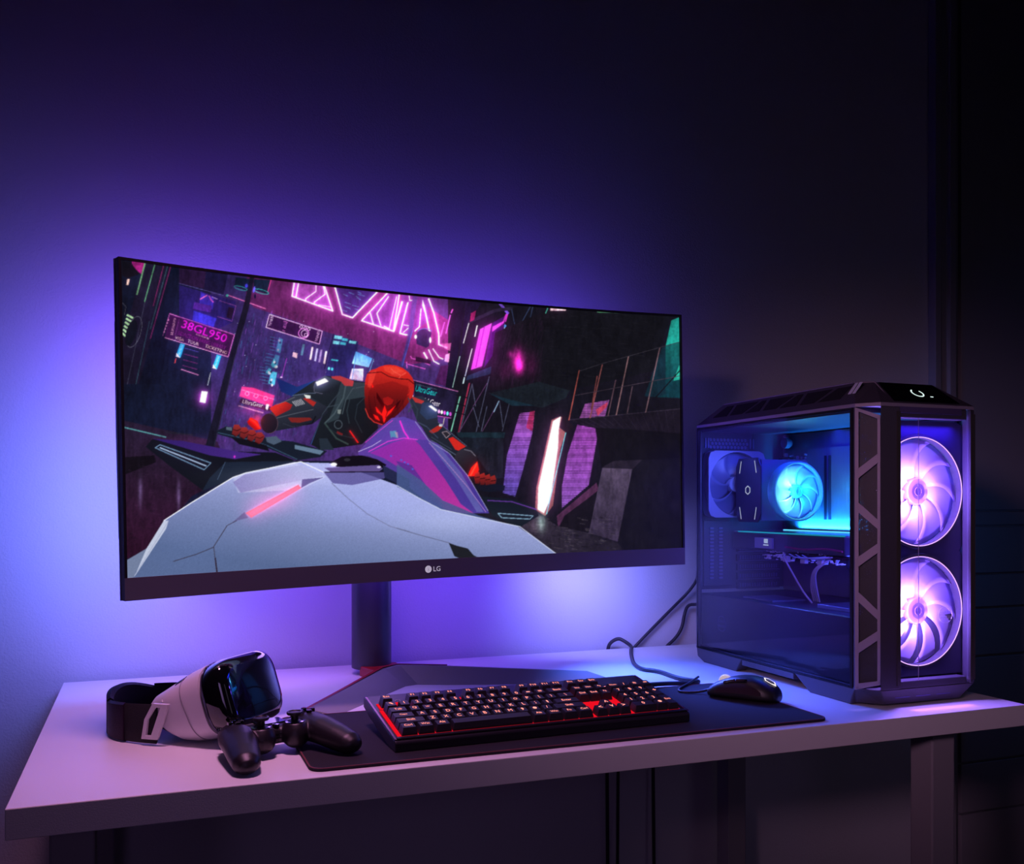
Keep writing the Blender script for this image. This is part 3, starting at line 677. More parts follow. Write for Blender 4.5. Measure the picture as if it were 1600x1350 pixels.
for k in range(4):
    x, y = 218+k*66, 600+k*22
    poly(D_((x-20,y-30),(x+20,y-28),(x+45,y+5),(x+25,y+50),(x-5,y+75),(x-40,y+55),(x-32,y+10)), (150,44,42), col2=(96,26,30), g=(D_((x,y-30))[0], D_((x,y+75))[0]))
    line(D_((x-30,y+12),(x+5,y+24),(x+35,y+8)), (50,14,18), 1.2); line(D_((x-38,y+55),(x-8,y+72)), (30,10,14), 1.4)
# right arm
poly(E_((430,340),(560,330),(690,430),(700,560),(860,690),(1000,800),(1050,900),(1060,1000),(980,1040),(900,900),(760,800),(620,700),(520,560)), (38,44,60), col2=(24,26,36), g=((650,630),(740,730)))
poly(E_((460,330),(500,345),(580,375),(560,400),(500,385)), (180,50,50)); poly(E_((560,390),(620,385),(700,450),(690,520),(600,540),(540,480)), (40,54,84)); poly(E_((615,420),(640,412),(695,455),(680,468)), (235,240,255), glow=.4)
poly(E_((620,640),(700,590),(740,600),(700,640),(650,660)), (170,40,34)); poly(E_((735,650),(775,640),(805,665),(770,695)), (40,36,44)); line(E_((735,650),(775,640),(808,668),(772,700)), (170,150,160), .9, closed=True)
disc(*E_((725,588))[0], 3, 2.2, (215,215,215)); poly(E_((790,705),(830,690),(945,775),(880,810),(850,800)), (205,38,30)); line(E_((640,720),(760,790),(860,850)), (84,96,116), 1.2)
disc(*E_((945,890))[0], 18, 17, (46,42,54), rot=30, col2=(20,18,26), g=((720,705),(735,735))); line(E_((930,800),(990,815),(1030,860)), (120,120,136), 1.0)
poly(E_((990,960),(1045,905),(1060,980),(1030,1035),(960,1035)), (214,24,14), glow=.5); line(E_((1040,925),(985,1030)), (255,60,36), 2.6, glow=1.0)
for k in range(4):
    x, y = 1045+k*46, 1040+k*10
    poly(E_((x-22,y-30),(x+15,y-45),(x+28,y-5),(x+18,y+60),(x-18,y+60),(x-26,y+10)), (150,38,34), col2=(80,20,22), g=(E_((x,y-40))[0], E_((x,y+60))[0])); line(E_((x-20,y+8),(x+22,y+2)), (40,10,12), 1.3)
poly(E_((940,1040),(960,1100),(1080,1120),(1210,1100),(1290,1120),(1280,1160),(1150,1175),(1020,1150),(950,1100)), (16,20,34))
# helmet
HP = ((60,190),(75,140),(105,105),(160,88),(180,75),(230,60),(270,55),(330,62),(390,85),(440,122),(475,170),(490,215),(488,280),(478,330),(440,390),(400,440),(350,490),(300,530),(240,578),(200,585),(130,560),(85,510),(62,440),(55,380),(52,280))
poly(E_(*HP), (222,40,30), col2=(58,6,9), g=((604,575),(592,650)))
poly(E_((60,190),(75,140),(105,105),(160,95),(140,180),(110,240),(60,230)), (200,34,28)); poly(E_((430,200),(485,215),(488,280),(478,330),(440,380),(450,280)), (190,34,28))
poly(E_((130,240),(300,200),(440,250),(430,330),(380,420),(300,510),(200,570),(120,520),(80,400),(90,290)), (120,14,14), .45, col2=(26,3,6), g=((598,602),(600,650)))
poly(E_((95,130),(160,100),(140,180),(105,260),(80,250)), (240,70,50), .5); poly(E_((220,70),(330,72),(400,110),(300,140),(230,110)), (250,84,60), .45)
for q in range(7): line(E_((90+q*50,330+q*6),(110+q*48,470+q*4)), (20,2,4), .6, .6)
line(E_((75,130),(200,120),(270,160),(360,180),(440,185),(490,225)), (60,8,10), 1.2); line(E_((285,90),(310,115),(375,150),(355,175)), (250,110,90), .7); line(E_((385,145),(420,125)), (250,110,90), .7)
poly(E_((160,295),(225,400),(235,430),(215,440),(160,350)), (60,0,2)); poly(E_((375,360),(300,430),(250,450),(270,470),(340,430)), (50,0,2))
poly(E_((215,350),(260,335),(310,365),(295,400),(255,415),(225,395)), (150,20,18))
for P in (((230,410),(250,470),(225,560),(205,490)), ((150,420),(215,500),(230,520),(160,470)), ((330,410),(260,470),(240,520),(290,470)), ((130,490),(170,510),(190,550),(150,530)), ((245,520),(225,570),(215,540)), ((115,215),(135,250),(120,260)), ((420,330),(450,305),(440,320))):
    poly(E_(*P), (240,22,16), glow=.6)
line(E_((60,440),(90,515),(140,560),(210,583)), (230,60,50), 1.1); disc(*E_((350,130))[0], 12, 5, (245,80,66), .35)
# folds, straps and rim light on the suit
for P, c_, w_ in ((((700,320),(840,300),(900,300)),(96,112,140),1.2),(((560,400),(640,370),(720,335)),(120,110,130),.9),(((1110,290),(1050,360),(960,480)),(52,62,74),1.6),(((960,480),(930,560),(870,700)),(44,54,66),1.4),(((1250,240),(1200,330),(1170,450),(1190,560)),(44,56,64),1.6),(((1330,330),(1260,400),(1240,520),(1300,640)),(40,50,60),1.3),(((1000,420),(1090,400)),(60,72,84),1.2),(((1010,600),(1100,660),(1240,690)),(34,44,52),1.4),(((620,560),(700,590),(820,575)),(60,64,80),.8)):
    line(D_(*P), c_, w_, .85)
for P, c_, w_ in ((((520,560),(600,600),(700,700)),(70,80,110),1.3),(((700,560),(820,660),(950,770)),(100,110,140),.9),(((640,690),(720,740),(820,800)),(60,68,90),1.2),(((440,350),(470,420),(440,470)),(56,66,80),2.2),(((480,380),(520,450),(510,530)),(46,56,70),2.0)):
    line(E_(*P), c_, w_, .85)
soft(500, 600, 10, 8, (40,50,70), .5); soft(675, 640, 10, 8, (40,50,80), .5)
# windscreen
poly(E_((0,820),(90,720),(180,620),(290,525),(400,512),(500,550),(560,610),(620,720),(700,750),(800,840),(950,1020),(1150,1360),(730,1360),(500,1180),(250,960),(100,860),(0,850)), (92,62,160), .93, col2=(70,52,150), g=((600,660),(720,790)))
poly(E_((290,530),(400,512),(500,550),(560,610),(615,715),(520,712),(400,700),(200,740),(60,810),(180,620)), (78,66,160), .8, col2=(110,60,170), g=((620,655),(640,690)))
poly(E_((100,830),(300,740),(420,705),(500,720),(540,760),(760,1060),(900,1280),(1010,1360),(800,1360),(640,1230),(420,1000),(230,880)), (150,40,165), .85, col2=(190,44,150), g=((600,700),(700,790)))
poly(E_((330,900),(470,940),(640,1180),(760,1300),(640,1260),(420,1040)), (80,44,140), .8); poly(E_((620,740),(700,760),(900,1000),(1100,1350),(1040,1350),(860,1060)), (96,100,170), .7)
line(E_((365,550),(400,640),(440,700)), (230,50,200), 2.2, glow=.3); line(E_((60,740),(180,640),(300,545)), (230,60,200), .8); line(E_((90,820),(260,730),(400,700),(520,715)), (240,60,210), 1.1, glow=.3)
line(E_((0,820),(120,770),(200,720)), (200,190,230), .9); line(E_((500,555),(560,640),(620,725),(800,835),(960,1030),(1140,1340)), (150,150,200), 1.0); line(E_((620,740),(780,920),(960,1130),(1120,1350)), (170,130,190), .9)
poly(E_((275,640),(330,635),(350,700),(300,690),(285,700)), (80,150,180), .85); poly(E_((318,645),(345,650),(350,700),(335,695)), (200,150,170), .6)
for x, y in ((370,885),(400,905),(430,920),(470,965),(280,850)): poly(E_((x,y),(x+16,y+4),(x+12,y+18),(x-4,y+10)), (70,100,220), .9)
# white cowl
W1 = [(190,880),(229,857),(256,813.5),(300,785),(364,746),(384,739),(460,722),(522,724),(585,745),(620,758),(655,778),(689,795.5),(735,805),(776,815),(809,822.5),(845,847),(886,878),(886,905),(190,945)]
poly(W1, (172,178,232), col2=(86,104,146), g=((540,735),(510,900)))
soft(440, 745, 90, 14, (46,44,40), .6); soft(700, 815, 90, 22, (34,34,30), .5)
poly([(364,746),(384,739),(460,722),(510,745),(470,765),(372,770)], (206,208,240), .5); soft(560, 790, 120, 30, (22,22,40), .5)
soft(300, 860, 70, 40, (10,12,18), .35)
poly(G_((680,345),(740,305),(1030,255),(1150,310),(1040,335),(860,370),(720,400)), (132,124,186), .75, col2=(176,176,224), g=((372,755),(470,735)))
line([(256,813.5),(300,785),(364,746),(384,739),(470,721.5),(510,740)], (236,242,255), 1.5, glow=.12)
poly(G_((320,545),(345,545),(330,590),(165,840),(230,690)), (216,222,240), .8); line(G_((345,545),(230,730),(165,835)), (160,166,196), .8); poly([(190,880),(229,857),(208,903),(190,920)], (120,132,160), .8)
poly(G_((1040,330),(1150,320),(1080,350),(1035,375)), (104,96,156)); poly(G_((740,500),(760,530),(700,545),(660,568)), (96,92,140), .8)
soft(425, 783, 36, 18, (90,10,16), .35)
poly(G_((745,505),(1020,358),(1036,375),(775,530)), (255,104,118), glow=.55)
line(G_((700,545),(650,570),(580,680),(600,865)), (60,54,70), 1.1); line(G_((580,683),(490,720),(370,757)), (56,50,66), 1.1); line(G_((588,740),(604,865)), (40,22,34), 1.8)
line(G_((1195,350),(1280,430),(1380,510),(1500,575),(1600,602)), (118,122,160), 1.1); line(H_((0,585),(120,620),(270,660)), (96,100,130), 1.1)
poly(H_((270,660),(310,675),(370,690),(400,725),(440,745),(520,770),(410,774),(340,748),(300,730)), (28,30,36))
poly(G_((1190,240),(1250,210),(1350,205),(1430,225),(1480,255),(1460,270),(1220,265)), (14,10,20)); disc(*G_((1275,228))[0], 5, 2.4, (70,70,80), .5)
poly(G_((1155,270),(1440,255),(1460,275),(1440,290),(1190,292)), (96,80,140)); poly(G_((1150,290),(1480,290),(1470,325),(1300,360),(1200,350)), (86,78,146), .8); line(G_((1160,293),(1470,290)), (22,14,34), 1.6); disc(*G_((1440,266))[0], 3, 1.6, (225,215,250))
disc(*G_((1205,252))[0], 5, 2.6, (245,240,255), glow=.5)
poly(G_((1460,255),(1600,330),(1600,400),(1520,345),(1470,320)), (34,38,72)); poly(H_((0,250),(120,330),(240,440),(430,520),(540,552),(640,578),(520,552),(230,487),(0,368)), (70,88,140), .85); line(H_((0,362),(120,430),(230,487),(520,550),(640,576),(876,752)), (206,214,240), 1.2)

# bloom, grain, gentle texture
def blur(a, sg):
    k = int(sg*3); x = np.arange(-k, k+1); ker = np.exp(-x**2/(2*sg*sg)); ker /= ker.sum()
    out = np.zeros_like(a); pad = np.pad(a, ((k,k),(0,0),(0,0)))
    for i, w_ in enumerate(ker): out += pad[i:i+a.shape[0]]*w_
    a = out; out = np.zeros_like(a); pad = np.pad(a, ((0,0),(k,k),(0,0)))
    for i, w_ in enumerate(ker): out += pad[:, i:i+a.shape[1]]*w_
    return out
def down(a, f): 
    h, w_ = a.shape[0]//f*f, a.shape[1]//f*f
    return a[:h,:w_].reshape(h//f, f, w_//f, f, 3).mean((1,3))
def up(a, f, shp):
    o = np.zeros(shp); r = np.repeat(np.repeat(a, f, 0), f, 1); o[:r.shape[0], :r.shape[1]] = r[:shp[0], :shp[1]]; return o
g1 = blur(up(down(GL*np.array([1.0,.55,1.0]), 2), 2, GL.shape), 5)
g2 = up(blur(down(GL*np.array([1.0,.45,1.0]), 4), 6), 4, GL.shape); g2 = blur(g2, 4)
CV = CV + g1*0.75 + g2*1.05
nz = rng.normal(0, 1, (CH//2+1, CW//2+1)); nz = np.repeat(np.repeat(nz, 2, 0), 2, 1)[:CH, :CW]
CV = np.clip(CV*(1+0.022*nz[..., None])+0.002*nz[..., None], 0, 1)
CV = blur(CV, 0.7)
LIN = np.where(CV <= 0.04045, CV/12.92, ((CV+0.055)/1.055)**2.4)

# ---------------------------------------------------------------- screen mesh carrying the picture
GX, GZ = 900, 430
sx0, sx1, sz0, sz1 = -hw+0.004, hw-0.004, -hh+CHIN, hh-0.004
u = np.linspace(sx0, sx1, GX); v = np.linspace(sz0, sz1, GZ)
U, V = np.meshgrid(u, v)
Yd = np.sqrt(RR*RR-U*U)-math.sqrt(RR*RR-hw*hw)+0.0030
P = np.stack([U, Yd, V], -1).reshape(-1, 3)
RMn = np.array(RM); P = P@RMn[:3,:3].T+RMn[:3,3]
c_, s_ = math.cos(mrot), math.sin(mrot)
WX = mx+P[:,0]*c_-P[:,1]*s_; WY = my+P[:,0]*s_+P[:,1]*c_; WZ = 0.74+P[:,2]
dd = WX*math.sin(YAW)+WY*math.cos(YAW); ll = WX*math.cos(YAW)-WY*math.sin(YAW)
tx = 800+FPX*ll/dd; ty = 785-FPX*(WZ-CAMZ)/dd
fx = np.clip((tx-X0)*SS-.5, 0, CW-2); fy = np.clip((ty-Y0)*SS-.5, 0, CH-2)
ix = fx.astype(int); iy = fy.astype(int); ax = (fx-ix)[:,None]; ay = (fy-iy)[:,None]
colr = (LIN[iy,ix]*(1-ax)*(1-ay)+LIN[iy,ix+1]*ax*(1-ay)+LIN[iy+1,ix]*(1-ax)*ay+LIN[iy+1,ix+1]*ax*ay)
me = bpy.data.meshes.new('screen')
nv = GX*GZ; i0 = (np.arange(GZ-1)[:,None]*GX+np.arange(GX-1)[None,:]).ravel()
quads = np.stack([i0, i0+1, i0+1+GX, i0+GX], 1).astype(np.int32)
me.vertices.add(nv); me.vertices.foreach_set('co', P.astype(np.float32).ravel())
me.loops.add(quads.size); me.loops.foreach_set('vertex_index', quads.ravel())
me.polygons.add(len(quads)); me.polygons.foreach_set('loop_start', np.arange(0, quads.size, 4, dtype=np.int32))
me.update(calc_edges=True)
at = me.color_attributes.new('picture', 'FLOAT_COLOR', 'POINT')
at.data.foreach_set('color', np.concatenate([colr, np.ones((nv,1))], 1).astype(np.float32).ravel())
m_ = bpy.data.materials.new('screen_image'); m_.use_nodes = True; nt = m_.node_tree
b = nt.nodes['Principled BSDF']; at_n = nt.nodes.new('ShaderNodeAttribute'); at_n.attribute_name = 'picture'
b.inputs['Base Color'].default_value = (0.004,0.004,0.005,1); b.inputs['Roughness'].default_value = 0.35; b.inputs['Specular IOR Level'].default_value = 0.25
nt.links.new(at_n.outputs['Color'], b.inputs['Emission Color']); b.inputs['Emission Strength'].default_value = 1.0
me.materials.append(m_)
so = bpy.data.objects.new('screen', me); COL.objects.link(so); so.parent = mon
so['label'] = 'glowing screen picture of a red-helmeted rider on a white machine in a neon street'
# ---------------------------------------------------------------- gaming computer tower
TX, TY = 1.125, 1.305
pc = thing('computer_tower', 'black gaming computer tower with glass side and two big glowing violet front fans', 'computer', (TX, TY, 0.740))
M_case = mat('case_black', (0.055,0.050,0.070), 0.45, bump=0.08, bscale=1200)
M_case2 = mat('case_gunmetal', (0.30,0.26,0.34), 0.42, metal=0.2, bump=0.04, bscale=900)
M_inner = mat('case_inner', (0.040,0.042,0.055), 0.5, bump=0.05, bscale=500)
M_tray = mat('tray_black', (0.10,0.10,0.13), 0.35, metal=0.3, bump=0.5, bscale=1, bstretch=(160,160,2.5))
M_glass = thin_glass('tinted_glass', (0.80,0.80,0.86), 0.015)
M_glassf = thin_glass('front_acrylic', (0.86,0.84,0.90), 0.01)
M_hole = mat('vent_dark', (0.004,0.004,0.006), 0.9, bump=0.01)
WD, DP = 0.242, 0.501
# chassis: base pan, rear wall, roof, right side
def chassis():
    m = MB()
    m.box(0.004, WD-0.004, 0.0, DP, 0.027, 0.033)                       # floor
    m.box(WD-0.010, WD, 0.002, DP, 0.027, 0.508)                        # right side
    m.box(0.006, WD-0.006, 0.0, DP, 0.500, 0.508)                       # roof
    m.box(0.0, 0.004, DP-0.016, DP, 0.027, 0.510)                       # rear left post
    m.box(0.0, 0.004, -0.002, 0.004, 0.027, 0.508)
    return m
chassis().build('chassis', M_case, pc, bevel=0.001)
# rear wall with honeycomb vent, fan opening, slot openings
RY = DP-0.002
def hexa(cx, cz, r): return [(cx+r*math.cos(R(60*k+30)), cz+r*math.sin(R(60*k+30))) for k in range(6)]
rear = MB(); 
rear.box(0.004, 0.236, RY-0.001, RY, 0.155, 0.500)
rw = rear.build('rear_wall', M_inner, pc)
m = MB()
for r_ in range(3):
    for c_ in range(11):
        m.prism(hexa(0.034+c_*0.0090+(r_%2)*0.0045, 0.484-r_*0.0080, 0.0038), RY-0.0022, RY-0.0012, 'y')
for c_ in (0.018, 0.025, 0.134, 0.142): m.box(c_, c_+0.004, RY-0.004, RY-0.001, 0.466, 0.488)
m.build('honeycomb_vent', mat('vent_metal', (0.16,0.17,0.24), 0.35, metal=0.6, bump=0.02), pc)
# vertical louvre plate and card slot covers low on the rear wall
m = MB(); m.box(0.014, 0.088, RY-0.006, RY-0.001, 0.162, 0.306); lp = m.build('louvre_plate', M_inner, pc, bevel=0.001)
m = MB()
for c_ in (0.028, 0.051):
    for k in range(15): m.box(c_, c_+0.010, RY-0.0085, RY-0.006, 0.178+k*0.0078, 0.1820+k*0.0078)
m.build('louvre', mat('louvre_metal', (0.20,0.20,0.28), 0.4, metal=0.5, bump=0.02), lp)
for k in range(5):
    m = MB(); z0 = 0.154+k*0.0205
    m.box(0.100, 0.212, RY-0.006, RY-0.001, z0, z0+0.0155)
    sc_ = m.build('slot_cover', M_inner, pc, bevel=0.0008)
    m = MB(); 
    for q in range(16): m.box(0.106+q*0.0064, 0.1092+q*0.0064, RY-0.0075, RY-0.006, z0+0.004, z0+0.0125)
    m.box(0.102, 0.210, RY-0.010, RY-0.006, z0, z0+0.0014)
    m.build('slot_rib', mat('slot_metal', (0.14,0.15,0.24), 0.35, metal=0.6, bump=0.02) if k == 0 else bpy.data.materials['slot_metal'], sc_)
# motherboard tray on the right, with the board and its parts
m = MB(); m.box(0.226, 0.231, 0.004, RY-0.002, 0.150, 0.498); m.build('motherboard_tray', M_tray, pc)
m = MB(); m.box(0.218, 0.222, 0.20, 0.485, 0.165, 0.462)
bd = m.build('motherboard', M_tray, pc)
M_chip = mat('component_metal', (0.25,0.27,0.34), 0.3, metal=0.7, bump=0.02)
M_chipd = mat('component_black', (0.012,0.012,0.02), 0.35, bump=0.02)
random.seed(11)
m = MB()
m.box(0.200, 0.218, 0.465, 0.484, 0.36, 0.445)
m.build('heatsink', M_chipd, bd, bevel=0.003)
m = MB()
for k in range(60):
    y = random.uniform(0.40, 0.47); z = random.uniform(0.40, 0.45); a = random.uniform(0.002, 0.006)
    m.box(0.218-random.uniform(0.002,0.009), 0.218, y, y+a, z, z+a*1.2)
m.build('small_component', M_chip, bd)['kind'] = 'stuff'
for k in range(2): MB().box(0.212, 0.218, 0.325+k*0.014, 0.3265+k*0.014, 0.31, 0.445).build('memory_stick', M_chipd, bd)
# round grommet knob up on the tray
MB().lathe([(0.012,0),(0.012,0.012),(0.008,0.018),(0.0,0.018)], (0,0,0), 'x', 20, cap=False).build('thumb_knob', M_chip, pc, smooth=35, loc=(0.196,0.455,0.478))
def strap(): pass

# fans -------------------------------------------------------------
def fan(name, R0, parent, loc, axis_rot, blade_mat, square=True, nb=9, rim_mat=None, hub_mat=M_chipd, depth=0.025, frame_mat=M_inner, label=None, hubr=0.24, cover=1.18, twist=0.011):
    """fan facing local -Y, centre at loc"""
    f = bpy.data.objects.new(name, bpy.data.meshes.new(name))
    m = MB(); n = 48
    circ = [(R0*0.965*math.cos(2*PI*k/n), R0*0.965*math.sin(2*PI*k/n)) for k in range(n)]
    if square:
        a = R0
        sq = []
        for k in range(n):
            c, s = math.cos(2*PI*k/n), math.sin(2*PI*k/n); q = min(a*1.0/max(abs(c),abs(s)), a*1.32); sq.append((q*c, q*s))
        m.frame(sq, circ, 0.0, 0.004, 'y'); m.frame(sq, circ, depth-0.004, depth, 'y')
        ring = [(R0*math.cos(2*PI*k/n), R0*math.sin(2*PI*k/n)) for k in range(n)]
        m.frame(ring, circ, 0.004, depth-0.004, 'y')
    else:
        ring = [(R0*1.03*math.cos(2*PI*k/n), R0*1.03*math.sin(2*PI*k/n)) for k in range(n)]
        m.frame(ring, circ, 0.0, depth, 'y')
    for k in range(4):                                   # motor struts
        a = R(45+90*k); c, s = math.cos(a), math.sin(a); p0 = Vector((c*R0*0.2, depth-0.003, s*R0*0.2)); p1 = Vector((c*R0*0.97, depth-0.003, s*R0*0.97))
        m.tube([p0, p1], 0.0025, 6)
    root = m.build(name, frame_mat, parent, loc=loc)
    root.rotation_euler = axis_rot
    if label: root['label'] = label
    h = MB(); r = R0*hubr
    h.lathe([(0,0.004),(r*0.55,0.004),(r*0.6,0.0035),(r*0.94,0.0045),(r,0.007),(r,depth-0.004),(0,depth-0.004)], (0,0,0), 'y', 36, cap=False)
    h.lathe([(r*0.30,0.0028),(r*0.34,0.0028),(r*0.34,0.004),(r*0.30,0.004)], (0,0,0), 'y', 24, closed_prof=True)
    h.build('hub', hub_mat, root, smooth=30)
    bl = None
    for b_ in range(nb):
        m = MB(); rings = []; a0 = 2*PI*b_/nb; span = 2*PI/nb*cover
        for i in range(9):
            t = i/8; rr = R0*(hubr*0.98+(0.945-hubr*0.98)*t); ring = []
            tw = twist*(1-0.35*t); sw = -0.40*t*t
            for j in range(7):
                q = j/6-0.5; an = a0+span*q*(0.80+0.20*t)+sw; y = depth/2+tw*q*1.25+0.002*(1-4*q*q)
                ring.append((rr*math.cos(an), y, rr*math.sin(an)))
            rings.append(ring)
        m.loft(rings, False, False, closed=False)
        o = m.build('blade', blade_mat, root, smooth=True)
        sd = o.modifiers.new('thick', 'SOLIDIFY'); sd.thickness = 0.0012
    if rim_mat:
        m = MB(); rr = R0*0.975
        m.lathe([(rr-0.0007,-0.0009),(rr+0.0007,-0.0009),(rr+0.0007,0.0009),(rr-0.0007,0.0009)], (0,0,0), 'y', 64, closed_prof=True)
        m.build('light_ring', rim_mat, root)
    return root
M_bladew = translucent('blade_frosted', (0.60,0.52,0.80), 0.55)
M_bladec = translucent('blade_clear', (0.45,0.78,0.85), 0.5)
M_bladed = mat('blade_smoke', (0.10,0.11,0.20), 0.35, bump=0.02)
M_rimv = emis('ring_violet', (0.75,0.45,1.0), 1.9)
M_rimc = emis('ring_cyan', (0.10,0.75,0.95), 0.9)
M_hubv = mat('hub_violet', (0.14,0.08,0.24), 0.5, bump=0.02, emit=(0.45,0.2,0.75), es=0.05)
FX = 0.1300
fan('front_fan', 0.097, pc, (FX, -0.012, 0.365), (0,0,0), M_bladew, False, 9, M_rimv, M_hubv, 0.028, M_case, label='upper of the two big violet front fans', cover=1.45, twist=0.0055)
fan('front_fan', 0.097, pc, (FX, -0.012, 0.157), (0,0,0), M_bladew, False, 9, M_rimv, M_hubv, 0.028, M_case, label='lower of the two big violet front fans', cover=1.45, twist=0.0055)
VI = (0.42, 0.22, 1.0)
for fz in (0.365, 0.157):
    for k in range(10):
        a = R(18+36*k)
        pw = 0.26 if math.cos(a) > 0 else 0.75
        point('fan_led', (TX+FX+0.036*math.cos(a), TY-0.0130, 0.74+fz+0.034*math.sin(a)), pw*0.75, (0.35,0.19,1.0), 0.003)
    for k in range(2):
        point('fan_led_rear', (TX+FX+(0.05 if k else -0.05), TY+0.028, 0.74+fz), 0.30, (0.18,0.08,1.0), 0.006)
# fan mounting plate with round openings behind the front glass
m = MB(); n = 48
for fz, z0, z1 in ((0.365,0.261,0.488),(0.157,0.044,0.261)):
    out = []; inn = []
    for k in range(n):
        a = 2*PI*k/n+PI/n; c, s = math.cos(a), math.sin(a)
        zt = (z1-fz) if s > 0 else (fz-z0); xt = (0.222-FX) if c > 0 else (FX-0.058)
        q = min(max(xt,0.1015)/max(abs(c),1e-6), zt/max(abs(s),1e-6)) if True else 0
        out.append((FX+q*c, fz+q*s)); inn.append((FX+0.1005*c, fz+0.1005*s))
    m.frame(out, inn, -0.010, -0.006, 'y')
m.build('fan_plate', mat('plate_blueblack', (0.05,0.05,0.10), 0.35, bump=0.05), pc)
# rear fan and the processor cooler
fan('rear_fan', 0.073, pc, (0.084, RY-0.030, 0.386), (0,0,0), M_bladed, True, 7, None, mat('hub_grey', (0.22,0.24,0.36), 0.4, bump=0.02), 0.026, mat('frame_grey', (0.24,0.25,0.36), 0.4, bump=0.03), label='dim blue-lit exhaust fan on the back wall of the case')
cf = fan('cooler_fan', 0.060, pc, (0.136, 0.325, 0.369), (0,0,0), M_bladec, False, 9, M_rimc, mat('hub_cyan', (0.05,0.35,0.55), 0.4, bump=0.02, emit=(0.0,0.3,0.55), es=0.5), 0.022, translucent('frame_clear', (0.2,0.5,0.6), 0.5), label='bright cyan lit fan of the processor cooler', cover=1.35, twist=0.006)
for k in range(5):
    a = R(18+72*k); point('cooler_led', (TX+0.136+0.026*math.cos(a), TY+0.321, 1.109+0.026*math.sin(a)), 0.055, (0.02,0.75,1.0), 0.003)
point('cooler_led_bright', (TX+0.114, TY+0.320, 1.109+0.018), 0.10, (0.5,0.95,1.0), 0.003)
point('cooler_led_bright', (TX+0.114, TY+0.320, 1.109-0.018), 0.10, (0.5,0.95,1.0), 0.003)
# tower cooler body: side plate with chamfered ends and hexagon badge
SXc = 0.066
m = MB(); prof = [(0.360,0.322),(0.360,0.422),(0.370,0.440),(0.438,0.440),(0.448,0.422),(0.448,0.322),(0.438,0.304),(0.370,0.304)]
m.prism(prof, SXc, SXc+0.004, 'x'); tw_ = m.build('cooler_tower', M_chipd, pc, bevel=0.001)
m = MB()
for k in range(22): m.box(SXc+0.006, 0.186, 0.364+k*0.0036, 0.3646+k*0.0036, 0.308, 0.436)
m.build('fin_stack', mat('fin_metal', (0.20,0.22,0.30), 0.35, metal=0.8, bump=0.02), tw_)
M_badge = emis('badge_white', (0.75,0.85,1.0), 0.75)
m = MB()
def hexyz(cy, cz, r): return [(cy+r*math.cos(R(60*k+30)), cz+r*math.sin(R(60*k+30))) for k in range(6)]
m.frame(hexyz(0.404,0.372,0.0098), hexyz(0.404,0.372,0.0078), SXc-0.0008, SXc, 'x')
m.build('hexagon_badge', M_badge, tw_)
for (y0,z0,y1,z1) in ((0.380,0.434,0.374,0.408),(0.428,0.434,0.434,0.408),(0.374,0.336,0.380,0.310),(0.434,0.336,0.428,0.310)):
    m = MB(); m.prism([(y0-0.0008,z0),(y0+0.0008,z0),(y1+0.0008,z1),(y1-0.0008,z1)], SXc-0.0006, SXc, 'x')
    m.build('accent_line', M_badge, tw_)

# graphics card lying across, with a cyan edge and connector clutter
m = MB(); m.box(0.085, 0.222, 0.127, 0.488, 0.244, 0.283)
gp = m.build('graphics_card', mat('card_shroud', (0.05,0.05,0.09), 0.3, bump=0.1, bscale=60), pc, bevel=0.003)
MB().box(0.083, 0.088, 0.127, 0.465, 0.2815, 0.2840).build('light_edge', emis('edge_cyan', (0.02,0.55,0.75), 0.75), gp)
m = MB(); m.box(0.080, 0.085, 0.34, 0.40, 0.250, 0.272); m.build('card_badge', mat('badge_plate', (0.3,0.3,0.4), 0.4, bump=0.02), gp)
m = MB()
for k in range(3): m.box(0.0790, 0.080, 0.352+k*0.006, 0.356+k*0.006, 0.256, 0.2585)
m.box(0.0790,0.080,0.354,0.366,0.261,0.270); m.build('card_print', emis('print_white', (0.6,0.75,1.0), 0.8), gp)
m = MB()
for k in range(110):
    y = random.uniform(0.13, 0.38); z = random.uniform(0.226, 0.246); a = random.uniform(0.001, 0.0030)
    m.box(0.083+random.uniform(0,0.004), 0.09+random.uniform(0,0.006), y, y+a, z, z+a)
m.build('card_component', mat('bright_metal', (0.85,0.85,0.9), 0.3, metal=0.2, bump=0.02), gp)['kind'] = 'stuff'
m = MB(); m.box(0.082, 0.218, 0.13, 0.30, 0.238, 0.2435); m.build('circuit_board', mat('board_violet', (0.03,0.004,0.025), 0.4, bump=0.1), gp)
m = MB(); m.tube([(0.083,0.13,0.254),(0.083,0.18,0.258),(0.083,0.24,0.252),(0.083,0.30,0.256)], 0.0022, 8, 2)
m.build('accent_strip', mat('accent_red', (0.30,0.02,0.10), 0.35, bump=0.02), gp)
# led bar washing up the tray (real strip with its own light)
MB().box(0.198, 0.205, 0.250, 0.460, 0.2835, 0.2860).build('led_bar', emis('led_cyan', (0.12,0.75,1.0), 1.6), pc)
lb = area('led_bar_light', (TX+0.2085, TY+0.330, 0.74+0.292), (TX+0.232, TY+0.110, 1.30), (0.006, 0.20), 3.6, (0.012,0.28,1.0), spread=160)
lb.rotation_euler = (R(180), R(30), 0)
area('case_glow', (TX+0.12, TY+0.24, 1.232), (TX+0.13, TY+0.26, 0.9), (0.12, 0.32), 2.0, (0.015,0.03,1.0), spread=170)
area('rear_glow', (TX+0.03, TY+0.36, 1.16), (TX+0.08, TY+0.50, 1.08), (0.03, 0.12), 0.35, (0.12,0.18,1.0), spread=150)
point('low_glow', (TX+0.15, TY+0.08, 0.945), 0.7, (0.06,0.10,1.0), 0.01)
